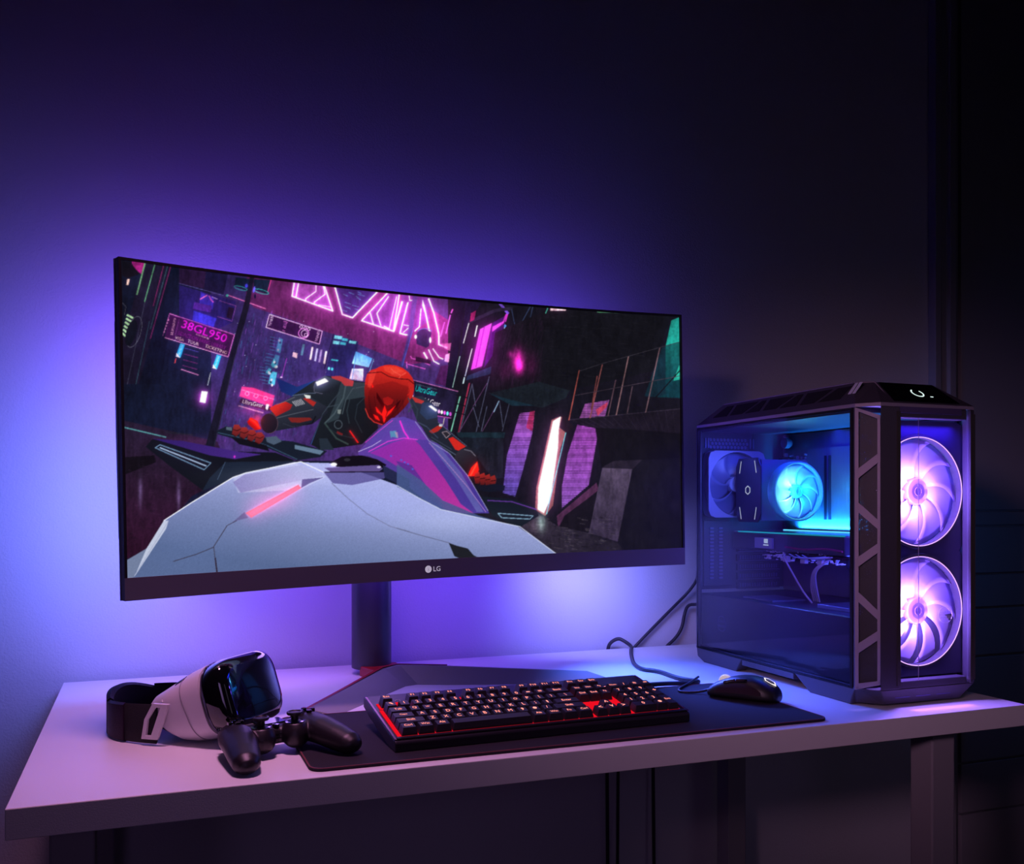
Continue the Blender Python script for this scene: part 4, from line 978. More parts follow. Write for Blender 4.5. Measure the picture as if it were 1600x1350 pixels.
# power supply shroud
m = MB(); m.box(0.008, 0.230, 0.003, 0.498, 0.034, 0.148)
sh = m.build('power_supply_shroud', mat('shroud_black', (0.030,0.030,0.045), 0.4, bump=0.1, bscale=900), pc, bevel=0.002)
MB().box(0.030, 0.110, 0.27, 0.37, 0.148, 0.1515).build('drive_plate', M_chip, sh, bevel=0.001)
MB().box(0.05, 0.20, 0.07, 0.16, 0.148, 0.156).build('drive_plate', M_chip, sh, bevel=0.001)
m = MB()
m.frame(superell(0.017,0.017,40,2.2), superell(0.0155,0.0155,40,2.2), 0, 0.0005, 'y')
def side_text(m, s, cy, cz, w_, h_, x):
    vs, fs = fit_text(s, w_, h_); m.add([(x, cy-u, cz+v) for u, v in vs], fs)
m = MB(); hh_ = 0.017
def rot_frame(cy, cz, r0, r1, x): m.frame([(cy+a, cz+b) for a, b in superell(r0, r0*1.05, 36, 2.3)], [(cy+a, cz+b) for a, b in superell(r1, r1*1.05, 36, 2.3)], x-0.0004, x, 'x')
rot_frame(0.415, 0.090, 0.0155, 0.0146, 0.008)
side_text(m, 'COOLER', 0.415, 0.0955, 0.026, 0.0075, 0.0075); side_text(m, 'MASTER', 0.415, 0.0845, 0.026, 0.0075, 0.0075)
m.build('emblem', mat('emblem_grey', (0.10,0.10,0.17), 0.4, bump=0.02), sh)
# sleeved power cables bending from the card down to the shroud
M_sl = mat('cable_sleeve_white', (0.55,0.55,0.62), 0.5, bump=0.4, bscale=900)
M_slb = mat('cable_sleeve_black', (0.01,0.01,0.015), 0.5, bump=0.4, bscale=900)
for k in range(4):
    m = MB(); y = 0.165+k*0.006; m.tube([(0.088+k*0.003,y,0.240),(0.070+k*0.003,y+0.004,0.228),(0.072+k*0.003,y+0.03,0.212),(0.10,y+0.060,0.180),(0.12,y+0.075,0.149)], 0.0016, 8, 3); m.build('sleeved_cable', M_sl, pc, smooth=True)
for k in range(3):
    m = MB(); y = 0.085+k*0.006; m.tube([(0.10,y+0.035,0.240),(0.080,y+0.02,0.230),(0.078,y,0.215),(0.09,y+0.01,0.180),(0.10,y+0.02,0.149)], 0.0018, 8, 3); m.build('sleeved_cable', M_slb, pc, smooth=True)
m = MB(); m.tube([(0.084,0.300,0.243),(0.075,0.295,0.236),(0.078,0.262,0.196),(0.082,0.238,0.166),(0.09,0.225,0.149)], 0.0018, 8, 2); m.build('sleeved_cable', M_sl, pc, smooth=True)

m = MB()
for k in range(3): m.tube([(0.078,0.150+k*0.010,0.2425),(0.066,0.160+k*0.012,0.240),(0.066,0.200+k*0.02,0.236),(0.078,0.24+k*0.02,0.2425)], 0.0011, 6, 2)
m.build('connector_lead', M_sl, pc, smooth=True)
for y0_ in (0.180, 0.230, 0.285):
    MB().box(0.076, 0.085, y0_, y0_+0.014, 0.226, 0.2385).build('power_plug', M_sl, pc, bevel=0.0008)
# glass side panel with black printed border and thumbscrews
m = MB(); m.box(-0.0035, 0.0, 0.012, DP-0.004, 0.030, 0.506)
gpn = m.build('glass_side_panel', M_glass, pc)
m = MB(); m.frame([(0.006,0.028),(0.498,0.028),(0.498,0.508),(0.006,0.508)], [(0.012,0.032),(0.494,0.032),(0.494,0.503),(0.012,0.503)], -0.0005, 0.0025, 'x')
m.build('panel_border', M_hole, gpn)
# top cover: sloping flanks with slanted openings
zt0, zt1 = 0.513, 0.556
m = MB()
outer = [(0.0,0.0),(0.0235,-0.035),(0.2295,-0.035),(WD,-0.010),(WD,DP),(0.0,DP)]
m.prism(outer, 0.508, 0.5145, 'z'); m.build('roof_trim', M_case2, pc, bevel=0.0008)
top = [(0.034,0.040),(0.060,0.020),(0.190,0.020),(0.210,0.040),(0.210,0.448),(0.034,0.448)]
def ringz(pts, z): return [(x,y,z) for x, y in pts]
m = MB(); m.loft([ringz([(0.0005,0.0005),(0.0240,-0.0345),(0.229,-0.0345),(WD-0.0005,-0.010),(WD-0.0005,DP-0.0005),(0.0005,DP-0.0005)], 0.5145), ringz(top, zt1)])
tc = m.build('top_cover', M_case, pc, bevel=0.001)
def flank(y, t):   # point on left flank: y along, t=0 bottom..1 top
    return (0.0005+(0.034-0.0005)*t, y, 0.5145+(zt1-0.5145)*t)
m = MB(); e = 0.0009
ys = [(0.405,0.452,0.366,0.366)]
quads_ = [((0.452,.30),(0.400,.30),(0.400,.84),(0.425,.84)), ((0.388,.30),(0.345,.30),(0.312,.84),(0.388,.84)), ((0.334,.30),(0.286,.30),(0.286,.84),(0.300,.84)),
          ((0.274,.30),(0.232,.30),(0.200,.84),(0.274,.84)), ((0.221,.30),(0.172,.30),(0.172,.84),(0.188,.84)), ((0.160,.30),(0.120,.30),(0.090,.84),(0.160,.84)), ((0.108,.30),(0.050,.30),(0.040,.84),(0.076,.84))]
for q in quads_:
    p = [Vector(flank(y,t)) for y, t in q]; nrm = Vector((-(zt1-0.5145), 0, 0.0335)).normalized()
    m.loft([[a+nrm*e*0.3 for a in p],[a+nrm*e for a in p]])
m.build('flank_opening', M_hole, tc)
m = MB()
for a0 in (0.0, 0.011):
    p = [Vector(flank(y,t)) for y, t in ((0.034-a0,.45),(0.027-a0,.45),(0.027-a0,.93),(0.034-a0,.93))]
    m.loft([[a+nrm*0.001 for a in p],[a+nrm*0.0022 for a in p]])
m.build('corner_highlight_bar', mat('bar_pale_highlight', (0.75,0.78,0.95), 0.3, metal=0.1, bump=0.02), tc)  # corner bars with their highlight put into a pale base colour
# raised ridge lines along the cover's top edge
m = MB(); m.tube([(0.035,0.045,zt1),(0.035,0.445,zt1)], 0.0016, 6); m.tube([(0.034,0.040,zt1),(0.060,0.020,zt1),(0.0525,-0.030,0.5150)], 0.0016, 6); m.build('cover_ridge', M_case2, tc)
# front sloped control panel: power ring and small button
def slope(x, t): return (x, 0.020+(-0.0345-0.020)*t, zt1+(0.5145-zt1)*t)
nf = Vector((0, -(zt1-0.5145), 0.0545)).normalized()
m = MB(); p = [Vector(slope(x,t)) for x, t in ((0.066,0.03),(0.186,0.03),(0.200,0.93),(0.056,0.93))]
m.loft([[a+nf*0.0002 for a in p],[a+nf*0.0014 for a in p]]); cp = m.build('control_panel', M_gloss, tc)
m = MB(); cc_ = Vector(slope(0.128,0.50))+nf*0.0018; tx_ = Vector((1,0,0)); ty_ = nf.cross(tx_)
def ring_on(m, c, r0, r1, a0, a1, n=24):
    A = [c+(tx_*math.cos(R(a0+(a1-a0)*k/n))+ty_*math.sin(R(a0+(a1-a0)*k/n)))*r0 for k in range(n+1)]
    B = [c+(tx_*math.cos(R(a0+(a1-a0)*k/n))+ty_*math.sin(R(a0+(a1-a0)*k/n)))*r1 for k in range(n+1)]
    m.add(A+B, [(k,k+1,n+2+k,n+1+k) for k in range(n)])
sgn = 1 if ty_.z > 0 else -1
ring_on(m, cc_, 0.0125, 0.0100, *( (120,400) if sgn > 0 else (-400,-120)))
m.add([cc_+tx_*0.021+ty_*sgn*-0.011+tx_*a+ty_*b for a, b in ((0,-0.0012),(0.006,-0.0012),(0.006,0.0012),(0,0.0012))], [(0,1,2,3)])
m.build('power_light', emis('power_white', (0.75,0.95,0.9), 1.1), cp)
# front: chamfer truss frame, dark front posts, clear front panel
A3 = lambda t, z: Vector((0.0235*t, -0.035*t, z))        # along the chamfer
mt = MB(); ez = Vector((-0.035,-0.0235,0)).normalized()
def cham(t0,z0,t1,z1,t2,z2,t3,z3,m,o0=0.0,o1=0.002):
    p = [A3(t0,z0),A3(t1,z1),A3(t2,z2),A3(t3,z3)]
    m.loft([[a+ez*o0 for a in p],[a+ez*o1 for a in p]])
zb0, zb1, zt_0, zt_1 = 0.027, 0.046, 0.508, 0.488
cham(0,zb0,0.16,zb0+0.004,0.16,zt_0-0.004,0,zt_0,mt)
cham(0.88,zb1-0.003,1.0,zb1-0.006,1.0,zt_1+0.004,0.88,zt_1+0.002,mt)
cham(0,zb0,1.0,zb1-0.006,1.0,zb1+0.001,0.16,zb0+0.012,mt); cham(0,zt_0,1,zt_1+0.004,1,zt_1-0.004,0.16,zt_0-0.008,mt)
zz = [0.413, 0.340, 0.255, 0.196, 0.118, 0.060]
zz = [(0.395,0.425),(0.345,0.312),(0.222,0.252),(0.172,0.140),(0.060,0.090)]
zz = [(0.386,0.413),(0.330,0.300),(0.236,0.262),(0.178,0.148),(0.089,0.115),]
for a, b in zz: cham(0.12,a,0.92,b,0.92,b+0.016,0.12,a+0.017,mt)
mt.build('truss_frame', M_case2, pc, bevel=0.0005)
m = MB(); cham(0,zb0,1.0,zb1,1.0,zt_1,0,zt_0,m,-0.006,-0.005)
mh = bpy.data.materials.new('mesh_grille'); mh.use_nodes = True; nt = mh.node_tree
tcn = nt.nodes.new('ShaderNodeTexCoord'); vo = nt.nodes.new('ShaderNodeTexVoronoi'); vo.inputs['Scale'].default_value = 480
gt = nt.nodes.new('ShaderNodeMath'); gt.operation = 'GREATER_THAN'; gt.inputs[1].default_value = 0.30
tr = nt.nodes.new('ShaderNodeBsdfTransparent'); mx_ = nt.nodes.new('ShaderNodeMixShader'); bs = nt.nodes['Principled BSDF']
bs.inputs['Base Color'].default_value = (0.03,0.03,0.04,1); bs.inputs['Roughness'].default_value = 0.4
nt.links.new(tcn.outputs['Object'], vo.inputs['Vector']); nt.links.new(vo.outputs['Distance'], gt.inputs[0]); nt.links.new(gt.outputs[0], mx_.inputs[0])
nt.links.new(tr.outputs[0], mx_.inputs[1]); nt.links.new(bs.outputs[0], mx_.inputs[2]); nt.links.new(mx_.outputs[0], nt.nodes['Material Output'].inputs[0])
m.build('side_mesh', mh, pc)
m = MB()
m.prism([(0.0235,-0.035),(0.063,-0.037),(0.063,-0.030),(0.030,-0.028)], 0.030, 0.508, 'z')
m.prism([(0.2190,-0.037),(0.2295,-0.035),(WD,-0.010),(WD,0.006),(0.234,0.006),(0.2190,-0.030)], 0.030, 0.508, 'z')
m.box(0.060, 0.214, -0.034, -0.012, 0.490, 0.508); m.box(0.060, 0.214, -0.034, -0.012, 0.030, 0.042)
m.build('front_frame', M_case, pc, bevel=0.0015)
m = MB(); m.box(0.056, 0.063, -0.0385, -0.036, 0.036, 0.500); m.box(0.2185, 0.2290, -0.0380, -0.0360, 0.036, 0.500)
m.build('post_face', mat('post_olive', (0.045,0.042,0.036), 0.5, bump=0.08), pc)
m = MB(); m.box(0.063, 0.2185, -0.0350, -0.0325, 0.042, 0.490); fg = m.build('front_panel', M_glassf, pc)
m = MB(); m.box(0.1040, 0.1052, -0.0352, -0.0350, 0.042, 0.490); m.build('panel_seam', mat('seam', (0.5,0.45,0.6), 0.2, bump=0.02), fg)
m = MB(); cxl, czl = 0.164, 0.152
def fr_text(s, cx, cz, w_, h_): 
    vs, fs = fit_text(s, w_, h_); m.add([(cx+u, -0.0354, cz+v) for u, v in vs], fs)
m.frame([(cxl+a, czl+b) for a, b in superell(0.0155,0.0145,36,2.2)], [(cxl+a, czl+b) for a, b in superell(0.0148,0.0138,36,2.2)], -0.0354, -0.0352, 'y')
fr_text('COOLER', cxl, czl+0.0045, 0.0265, 0.0075); fr_text('MASTER', cxl, czl-0.0045, 0.0265, 0.0075)
m.build('logo_print', mat('logo_silver', (0.75,0.7,0.9), 0.4, bump=0.01), fg)
# lip under the top cover
m = MB(); m.prism([(0.0525,-0.036),(0.200,-0.036),(0.190,-0.020),(0.066,-0.020)], 0.498, 0.5085, 'z'); m.build('top_lip', mat('lip_violet_lit', (0.12,0.08,0.22), 0.35, metal=0.5, bump=0.02), pc)  # purple light on the lip is put into its base colour
# chin and feet
m = MB()
m.loft([ringz([(0.0,0.0),(0.0235,-0.035),(0.2295,-0.035),(WD,-0.010),(WD,0.05),(0.0,0.05)], 0.030), ringz([(0.010,0.006),(0.040,-0.026),(0.205,-0.026),(WD-0.022,-0.004),(WD-0.022,0.05),(0.010,0.05)], 0.003)])
m.build('front_chin', M_case, pc, bevel=0.0015)
for x0, x1 in ((0.0, 0.026), (WD-0.026, WD)):
    MB().prism([(0.0,0.029),(0.165,0.029),(0.118,0.0),(0.012,0.0)], x0, x1, 'x').build('foot', M_case, pc, bevel=0.002)
    MB().prism([(0.330,0.029),(DP,0.029),(DP-0.004,0.010),(DP-0.03,0.0),(0.352,0.0)], x0, x1, 'x').build('foot', M_case, pc, bevel=0.002)
m = MB(); m.box(0.0, WD, 0.165, 0.330, 0.016, 0.027); m.build('under_rail', M_case, pc, bevel=0.001)
m = MB()
for x in (0.075, 0.12, 0.165): m.box(x-0.016, x+0.016, -0.0300, -0.0285, 0.014, 0.022)
m.box(0.062, 0.212, -0.0305, -0.028, 0.024, 0.0265); m.build('chin_vent', mat('chin_blue', (0.10,0.08,0.30), 0.3, metal=0.5, bump=0.02), pc)
# added thin area light imitating violet fan light spilled under the chin
area('chin_light', (TX+0.128, TY-0.040, 0.764), (TX+0.128, TY-0.068, 0.74), (0.13, 0.003), 0.020, (0.35,0.10,1.0), spread=34)
area('front_frame_led', (TX+0.142, TY-0.0235, 0.74+0.486), (TX+0.142, TY-0.017, 0.80), (0.12, 0.006), 0.35, (0.07,0.02,1.0), spread=130)

# added area light behind the tower, turning the door casing's side blue
area('casing_fill', (TX+0.236, TY+0.515, 1.02), (2.02, 2.02, 1.0), (0.05, 0.20), 0.30, (0.02,0.22,1.0), spread=85)
# ---------------------------------------------------------------- keyboard
M_kcase = mat('keyboard_metal', (0.030,0.026,0.040), 0.35, metal=0.5, bump=0.05, bscale=900)
M_key = mat('keycap_black', (0.020,0.018,0.026), 0.42, bump=0.08, bscale=900)
M_leg_ = emis('legend_glow', (1.0,0.28,0.22), 1.9)
M_back = emis('backlight_red', (1.0,0.006,0.020), 0.85)
KA = R(2.0); KP = (0.316, 1.270, 0.744)
kb = thing('keyboard', 'full-size black mechanical keyboard glowing red between its keys', 'keyboard', KP, KA)
KW, KD = 0.474, 0.176
KI = (Matrix.Translation(KP) @ Matrix.Rotation(KA, 4, 'Z')).inverted()
def W2K(p): return tuple(KI @ Vector(p))
m = MB(); m.prism([(0.0,0.0005),(0.0,0.0125),(0.003,0.0160),(KD-0.003,0.0445),(KD,0.0430),(KD,0.028),(KD-0.03,0.020),(0.03,0.0005)], 0, KW, 'x')
m.build('case', M_kcase, kb, bevel=0.0015)
for x in (0.04, KW-0.07):
    m = MB(); m.box(x, x+0.03, KD-0.025, KD-0.019, 0.0, 0.024); m.build('foot', M_kcase, kb, bevel=0.001)
TILT = math.atan2(0.0285, KD-0.006)
TK = Matrix.Translation((0,0.003,0.0160)) @ Matrix.Rotation(TILT, 4, 'X')
m = MB(TK)
pt = 0.0200; kx0, ky0 = 0.0115, 0.0075
ext = ((0, 15*pt), (15.25*pt, 18.25*pt), (18.5*pt, 22.5*pt))
for a, b in ext: m.box(kx0+a-0.004, kx0+b+0.002, ky0-0.0006, ky0+5*pt+0.002, 0.0002, 0.0012)
m.box(kx0-0.002, kx0+18.25*pt+0.002, ky0+5.3*pt, ky0+6.3*pt+0.002, 0.0002, 0.0012)
m.build('backlight_plate', M_back, kb)
m = MB(TK); m.box(0.004, KW-0.004, 0.0, ky0-0.0014, 0.0, 0.0030); m.build('front_lip', M_kcase, kb, bevel=0.0006)
m = MB(TK); m.box(0.0, 0.0035, 0.0, KD-0.010, 0.0005, 0.0018); m.build('side_rail', mat('rail_metal', (0.16,0.05,0.10), 0.25, metal=0.8, bump=0.02), kb, bevel=0.0004)
m = MB(TK); m.box(KW-0.0035, KW, 0.0, KD-0.010, 0.0005, 0.0018); m.build('side_rail', bpy.data.materials['rail_metal'], kb, bevel=0.0004)
m = MB(TK); tv, tf = fit_text('MK750', 0.030, 0.005); m.add([(0.075+u, ky0+6.75*pt+v, 0.0006) for u, v in tv], tf)
m.box(KW-0.010, KW-0.003, 0.002, 0.012, 0.0004, 0.0012)
def hex2(cx, cy, r): return [(cx+r*math.cos(R(60*k+30)), cy+r*math.sin(R(60*k+30))) for k in range(6)]
m2 = MB(TK); m2.frame(hex2(0.045, ky0+6.78*pt, 0.0045), hex2(0.045, ky0+6.78*pt, 0.0036), 0.0003, 0.0007, 'z'); m2.build('hexagon_mark', mat('print_grey', (0.4,0.4,0.5), 0.5, bump=0.01), kb)
def keycap(x, y, w_, d_, leg, h=0.0115, lift=0.0020, size=None):
    x0, x1 = x*pt+0.0008, (x+w_)*pt-0.0008; y0, y1 = y*pt+0.0008, (y+d_)*pt-0.0008
    x0 += kx0; x1 += kx0; y0 += ky0; y1 += ky0
    m = MB(TK); t = 0.0026
    m.loft([[(x0,y0,lift),(x1,y0,lift),(x1,y1,lift),(x0,y1,lift)],
            [(x0+0.0006,y0+0.0005,lift+0.003),(x1-0.0006,y0+0.0005,lift+0.003),(x1-0.0006,y1-0.0003,lift+0.003),(x0+0.0006,y1-0.0003,lift+0.003)],
            [(x0+t,y0+t,h+lift-0.0004),(x1-t,y0+t,h+lift-0.0004),(x1-t,y1-0.0012,h+lift),(x0+t,y1-0.0012,h+lift)]])
    if leg:
        m.cur = 1; cw = (x1-x0)-2*t-0.0012
        n = len(leg); wt = min(cw, 0.0036*n+0.0012) if n > 1 else 0.0062
        tv, tf = fit_text(leg, wt, 0.0070 if n == 1 else 0.0052)
        cx, cy = (x0+x1)/2, (y0+t+y1-0.0012)/2+0.0006
        m.add([(cx+u, cy+v*1.15, h+lift-0.0004+0.0005*(cy+v-y0)/(y1-y0)+0.00018) for u, v in tv], tf)
    return m.build('keycap', [M_key, M_leg_], kb, bevel=0.0)
rows = [
 (0, [(0,1.25,'Ctrl'),(1.25,1.25,'Win'),(2.5,1.25,'Alt'),(3.75,6.25,''),(10,1.25,'Alt'),(11.25,1.25,'Win'),(12.5,1.25,'Fn'),(13.75,1.25,'Ctrl'),(15.25,1,'<'),(16.25,1,'v'),(17.25,1,'>'),(18.5,2,'0'),(20.5,1,'.')]),
 (1, [(0,2.25,'Shift')]+[(2.25+i,1,c) for i, c in enumerate('ZXCVBNM,./')]+[(12.25,2.75,'Shift'),(16.25,1,'^'),(18.5,1,'1'),(19.5,1,'2'),(20.5,1,'3')]),
 (2, [(0,1.75,'Caps')]+[(1.75+i,1,c) for i, c in enumerate("ASDFGHJKL;'")]+[(12.75,2.25,'Enter'),(18.5,1,'4'),(19.5,1,'5'),(20.5,1,'6')]),
 (3, [(0,1.5,'Tab')]+[(1.5+i,1,c) for i, c in enumerate('QWERTYUIOP[]')]+[(13.5,1.5,'\\'),(15.25,1,'Del'),(16.25,1,'End'),(17.25,1,'Pg'),(18.5,1,'7'),(19.5,1,'8'),(20.5,1,'9')]),
 (4, [(i,1,c) for i, c in enumerate('`1234567890-=')]+[(13,2,'Back'),(15.25,1,'Ins'),(16.25,1,'Hm'),(17.25,1,'Pg'),(18.5,1,'Num'),(19.5,1,'/'),(20.5,1,'*'),(21.5,1,'-')]),
 (5.3, [(0,1,'Esc')]+[(2+i,1,'F%d' % (i+1)) for i in range(4)]+[(6.5+i,1,'F%d' % (i+5)) for i in range(4)]+[(11+i,1,'F%d' % (i+9)) for i in range(4)]+[(15.25,1,'Prt'),(16.25,1,'Scr'),(17.25,1,'Brk')]),
]
prof_ = {0:0.0115, 1:0.0110, 2:0.0110, 3:0.0118, 4:0.0130, 5.3:0.0140}
for y, ks in rows:
    for x, w_, t_ in ks: keycap(x, y, w_, 1, t_, prof_[y])
keycap(21.5, 0, 1, 2, 'Ent', 0.0105); keycap(21.5, 2, 1, 2, '+', 0.0105)
m = MB(TK)
for k in range(4): m.box(kx0+(18.75+k)*pt, kx0+(19.35+k)*pt, ky0+5.75*pt, ky0+6.0*pt, 0.0004, 0.0024)
m.build('media_button', M_key, kb, bevel=0.0005)
m = MB(TK)
for k in range(4): m.box(kx0+(18.95+k)*pt, kx0+(19.1+k)*pt, ky0+5.85*pt, ky0+5.9*pt, 0.0024, 0.0026)
m.build('status_light', M_leg_, kb)
M_cord = mat('cable_black', (0.016,0.014,0.022), 0.45, bump=0.2, bscale=1500)
# braided cord: out of the back right, hairpin beside the mat, over the desk's rear edge
m = MB(); pts = [W2K(p) for p in [(0.775,1.444,0.778),(0.80,1.470,0.760),(0.84,1.530,0.753),(0.885,1.552,0.7495),(0.946,1.563,0.7445),(0.975,1.560,0.7445),(0.984,1.572,0.7445),(0.966,1.598,0.7445),(0.9635,1.640,0.7445),(0.967,1.680,0.7445),(0.960,1.706,0.7445),(0.945,1.722,0.7445),(0.957,1.780,0.7445),(0.996,1.864,0.7445),(1.040,1.950,0.7445),(1.062,1.985,0.748),(1.050,2.005,0.760),(1.040,2.012,0.765),(1.026,2.020,0.757),(1.018,2.0235,0.744),(1.016,2.0265,0.70),(1.02,2.027,0.12)]]
m.tube(pts, 0.0042, 12, 2); m.build('cord', M_cord, kb, smooth=True)

# ---------------------------------------------------------------- mouse
MA = math.atan2(0.80, -0.60)            # heading of the mouse's nose
MP = (0.976, 1.407, 0.7426)
ms = thing('mouse', 'black computer mouse with white wheel and lit hexagon badge on the desk mat', 'mouse', MP, MA)
MIv = (Matrix.Translation(MP) @ Matrix.Rotation(MA, 4, 'Z')).inverted()
def W2U(p): return tuple(MIv @ Vector(p))
rings = []
for x, wl, wr, h in ((-0.061,0.012,0.012,0.012),(-0.059,0.020,0.020,0.020),(-0.050,0.029,0.029,0.031),(-0.030,0.0335,0.0335,0.0405),(-0.008,0.0325,0.0325,0.0435),(0.015,0.030,0.030,0.0405),(0.035,0.0295,0.0295,0.034),(0.052,0.0300,0.0300,0.026),(0.060,0.0280,0.0280,0.0205),(0.063,0.022,0.022,0.015)):
    ring = []
    for k in range(28):
        a = 2*PI*k/28; c, s_ = math.cos(a), math.sin(a)
        yy = math.copysign(abs(c)**0.75, c)*wl
        zz = math.copysign(abs(s_)**0.80, s_)
        z = 0.009+(h-0.009)*zz if zz > 0 else 0.009+0.0075*zz
        if zz < 0: yy *= 0.96
        ring.append((x, yy, z))
    rings.append(ring)
m = MB(); m.loft(rings); m.build('shell', M_black, ms, smooth=60, subd=1)
# textured grip patch and side buttons on the near (left) flank
def flankpt(x, a, off):
    xs = [-0.050,-0.030,-0.008,0.015,0.035,0.052]; W_ = [0.029,0.0335,0.0325,0.030,0.0295,0.030]; H_2 = [0.031,0.0405,0.0435,0.0405,0.034,0.026]
    w_ = np.interp(x, xs, W_); h_ = np.interp(x, xs, H_2); c, s_ = math.cos(a), math.sin(a)
    y = (abs(c)**0.75)*w_+off*abs(c); z = 0.009+(h_-0.009)*(s_**0.8 if s_ > 0 else 0)+off*s_
    return (x, y, z)
M_grip = mat('grip_rubber', (0.035,0.012,0.022), 0.55, bump=0.8, bscale=2600)
for name, x0, x1, a0, a1, M_, off in (('side_grip',-0.036,0.046,0.10,0.62,M_grip,0.0010),('side_button',-0.010,0.010,0.74,0.92,M_gloss,0.0016),('side_button',0.012,0.032,0.74,0.92,M_gloss,0.0016)):
    m = MB(); rr_ = []
    for i in range(13):
        t = i/12; x = x0+(x1-x0)*t; sh_ = math.sin(PI*min(1,max(0,t)))**0.35 if name == 'side_grip' else 1
        ring = [flankpt(x, a0+(a1-a0)*j/6*max(sh_,0.35), off) for j in range(7)] + [flankpt(x, a0+(a1-a0)*j/6*max(sh_,0.35), -0.001) for j in range(6,-1,-1)]
        rr_.append(ring)
    m.loft(rr_); m.build(name, M_, ms, smooth=50)
MB().lathe([(0.0115,-0.0035),(0.0125,-0.002),(0.0125,0.002),(0.0115,0.0035)], (0,0,0), 'y', 28).build('scroll_wheel', mat('wheel_white', (0.8,0.78,0.8), 0.4, bump=0.05, emit=(1,0.9,0.9), es=0.35), ms, smooth=40, loc=(0.036,0,0.027))
m = MB(); m.box(-0.002, 0.060, -0.0006, 0.0006, 0.0, 0.001); 
# hexagon badge on the palm rest
def top(x, y):
    h_ = np.interp(x, [-0.059,-0.050,-0.030,-0.008], [0.020,0.031,0.0405,0.0435]); w_ = np.interp(x, [-0.059,-0.050,-0.030,-0.008],[0.020,0.029,0.0335,0.0325])
    c = min(0.999, abs(y)/w_)**(1/0.75); s_ = math.sqrt(1-c*c); return 0.009+(h_-0.009)*s_**0.8
m = MB(); hx = []
for r_ in (0.0115, 0.0090): hx.append([(-0.043+r_*0.95*math.cos(R(60*k)), r_*math.sin(R(60*k))) for k in range(6)])
vs_ = [(x, y, top(x,y)+0.0012) for q in hx for x, y in q]
m.add(vs_, [(k,(k+1)%6,6+(k+1)%6,6+k) for k in range(6)]); m.build('hexagon_badge', emis('badge_glow', (1.0,0.88,0.85), 1.4), ms)
m = MB(); pts = [W2U(p) for p in [(0.935,1.452,0.755),(0.926,1.466,0.749),(0.912,1.474,0.7465),(0.898,1.480,0.7466),(0.893,1.492,0.7466),(0.902,1.508,0.7465),(0.925,1.530,0.7465),(0.944,1.5455,0.7465),(0.962,1.556,0.750),(0.980,1.566,0.754)]]
m.tube(pts, 0.0022, 10, 2); m.build('cord', M_cord, ms, smooth=True)

# ---------------------------------------------------------------- leads hanging between tower and wall
def lead(name, pts, r, label):
    m = MB(); p0 = Vector(pts[0]); m.tube([Vector(p)-p0 for p in pts], r, 10, 2)
    o = m.build(name, M_cord, smooth=True, loc=pts[0]); tag(o, label, 'cable'); return o
lead('power_cable', [(1.165,1.8115,0.98),(1.17,1.86,0.975),(1.22,1.95,0.93),(1.258,2.020,0.885),(1.1778,2.0285,0.8135),(1.10,2.0285,0.747),(1.05,2.0285,0.70),(1.04,2.018,0.12)], 0.0036, 'straight black lead slanting down the wall behind the computer tower')
lead('display_cable', [(1.170,1.8115,0.86),(1.19,1.87,0.862),(1.235,1.96,0.848),(1.250,2.000,0.838),(1.2352,2.022,0.8362),(1.228,2.027,0.8114),(1.2225,2.027,0.7803),(1.2046,2.027,0.7545),(1.170,2.0275,0.73),(1.14,2.0275,0.66),(1.14,2.018,0.12)], 0.0040, 'bent black lead looping down behind the desk beside the tower')
# ---------------------------------------------------------------- game controller
CP = (0.168, 1.339, 0.7342); CA = R(16)
gc = thing('game_controller', 'matte black game controller with two thumbsticks lying half on the desk mat', 'controller', CP, CA)
gc.rotation_euler = (0, R(-1.6), CA)
M_pad2 = mat('controller_matte', (0.012,0.010,0.014), 0.38, bump=0.12, bscale=1400)
def capsule_path(m, pts, rs, sq=1.0, n=20):
    """lofted limb with rounded ends, ellipse of width r and height r*sq"""
    pts = [Vector(p) for p in pts]; rings = []
    for i, (p, r_) in enumerate(zip(pts, rs)):
        t = (pts[min(i+1,len(pts)-1)]-pts[max(0,i-1)]).normalized(); sd = t.cross(Vector((0,0,1))).normalized(); upv = sd.cross(t)
        rings.append([p+sd*math.cos(2*PI*k/n)*r_+upv*math.sin(2*PI*k/n)*r_*sq for k in range(n)])
    m.loft(rings)
m = MB()
for sx in (-1, 1):
    capsule_path(m, [(sx*0.050,0.040,0.034),(sx*0.051,0.034,0.034),(sx*0.054,0.010,0.034),(sx*0.060,-0.020,0.032),(sx*0.067,-0.050,0.027),(sx*0.0730,-0.074,0.0225),(sx*0.0748,-0.084,0.0200),(sx*0.0755,-0.088,0.018)], [0.012,0.020,0.0245,0.0235,0.0215,0.0185,0.0125,0.004], 0.82)
    m.ell((sx*0.0245, -0.0055, 0.0310), (0.0195,0.0195,0.0200))
    m.lathe([(0.0002,0.038),(0.0155,0.038),(0.0150,0.0465),(0.0135,0.0475),(0.0002,0.0475)], (sx*0.0245,-0.004,0), 'z', 32, cap=False)
rr_ = []
for x in (-0.058,-0.045,-0.02,0,0.02,0.045,0.058):
    rr_.append([(x, 0.021+c*0.024, 0.031+s_*0.0135) for c, s_ in [(math.copysign(abs(math.cos(2*PI*k/24))**0.6, math.cos(2*PI*k/24)), math.copysign(abs(math.sin(2*PI*k/24))**0.6, math.sin(2*PI*k/24))) for k in range(24)]])
m.loft(rr_)
m.build('shell', M_pad2, gc, voxel=0.0016, sm=10)
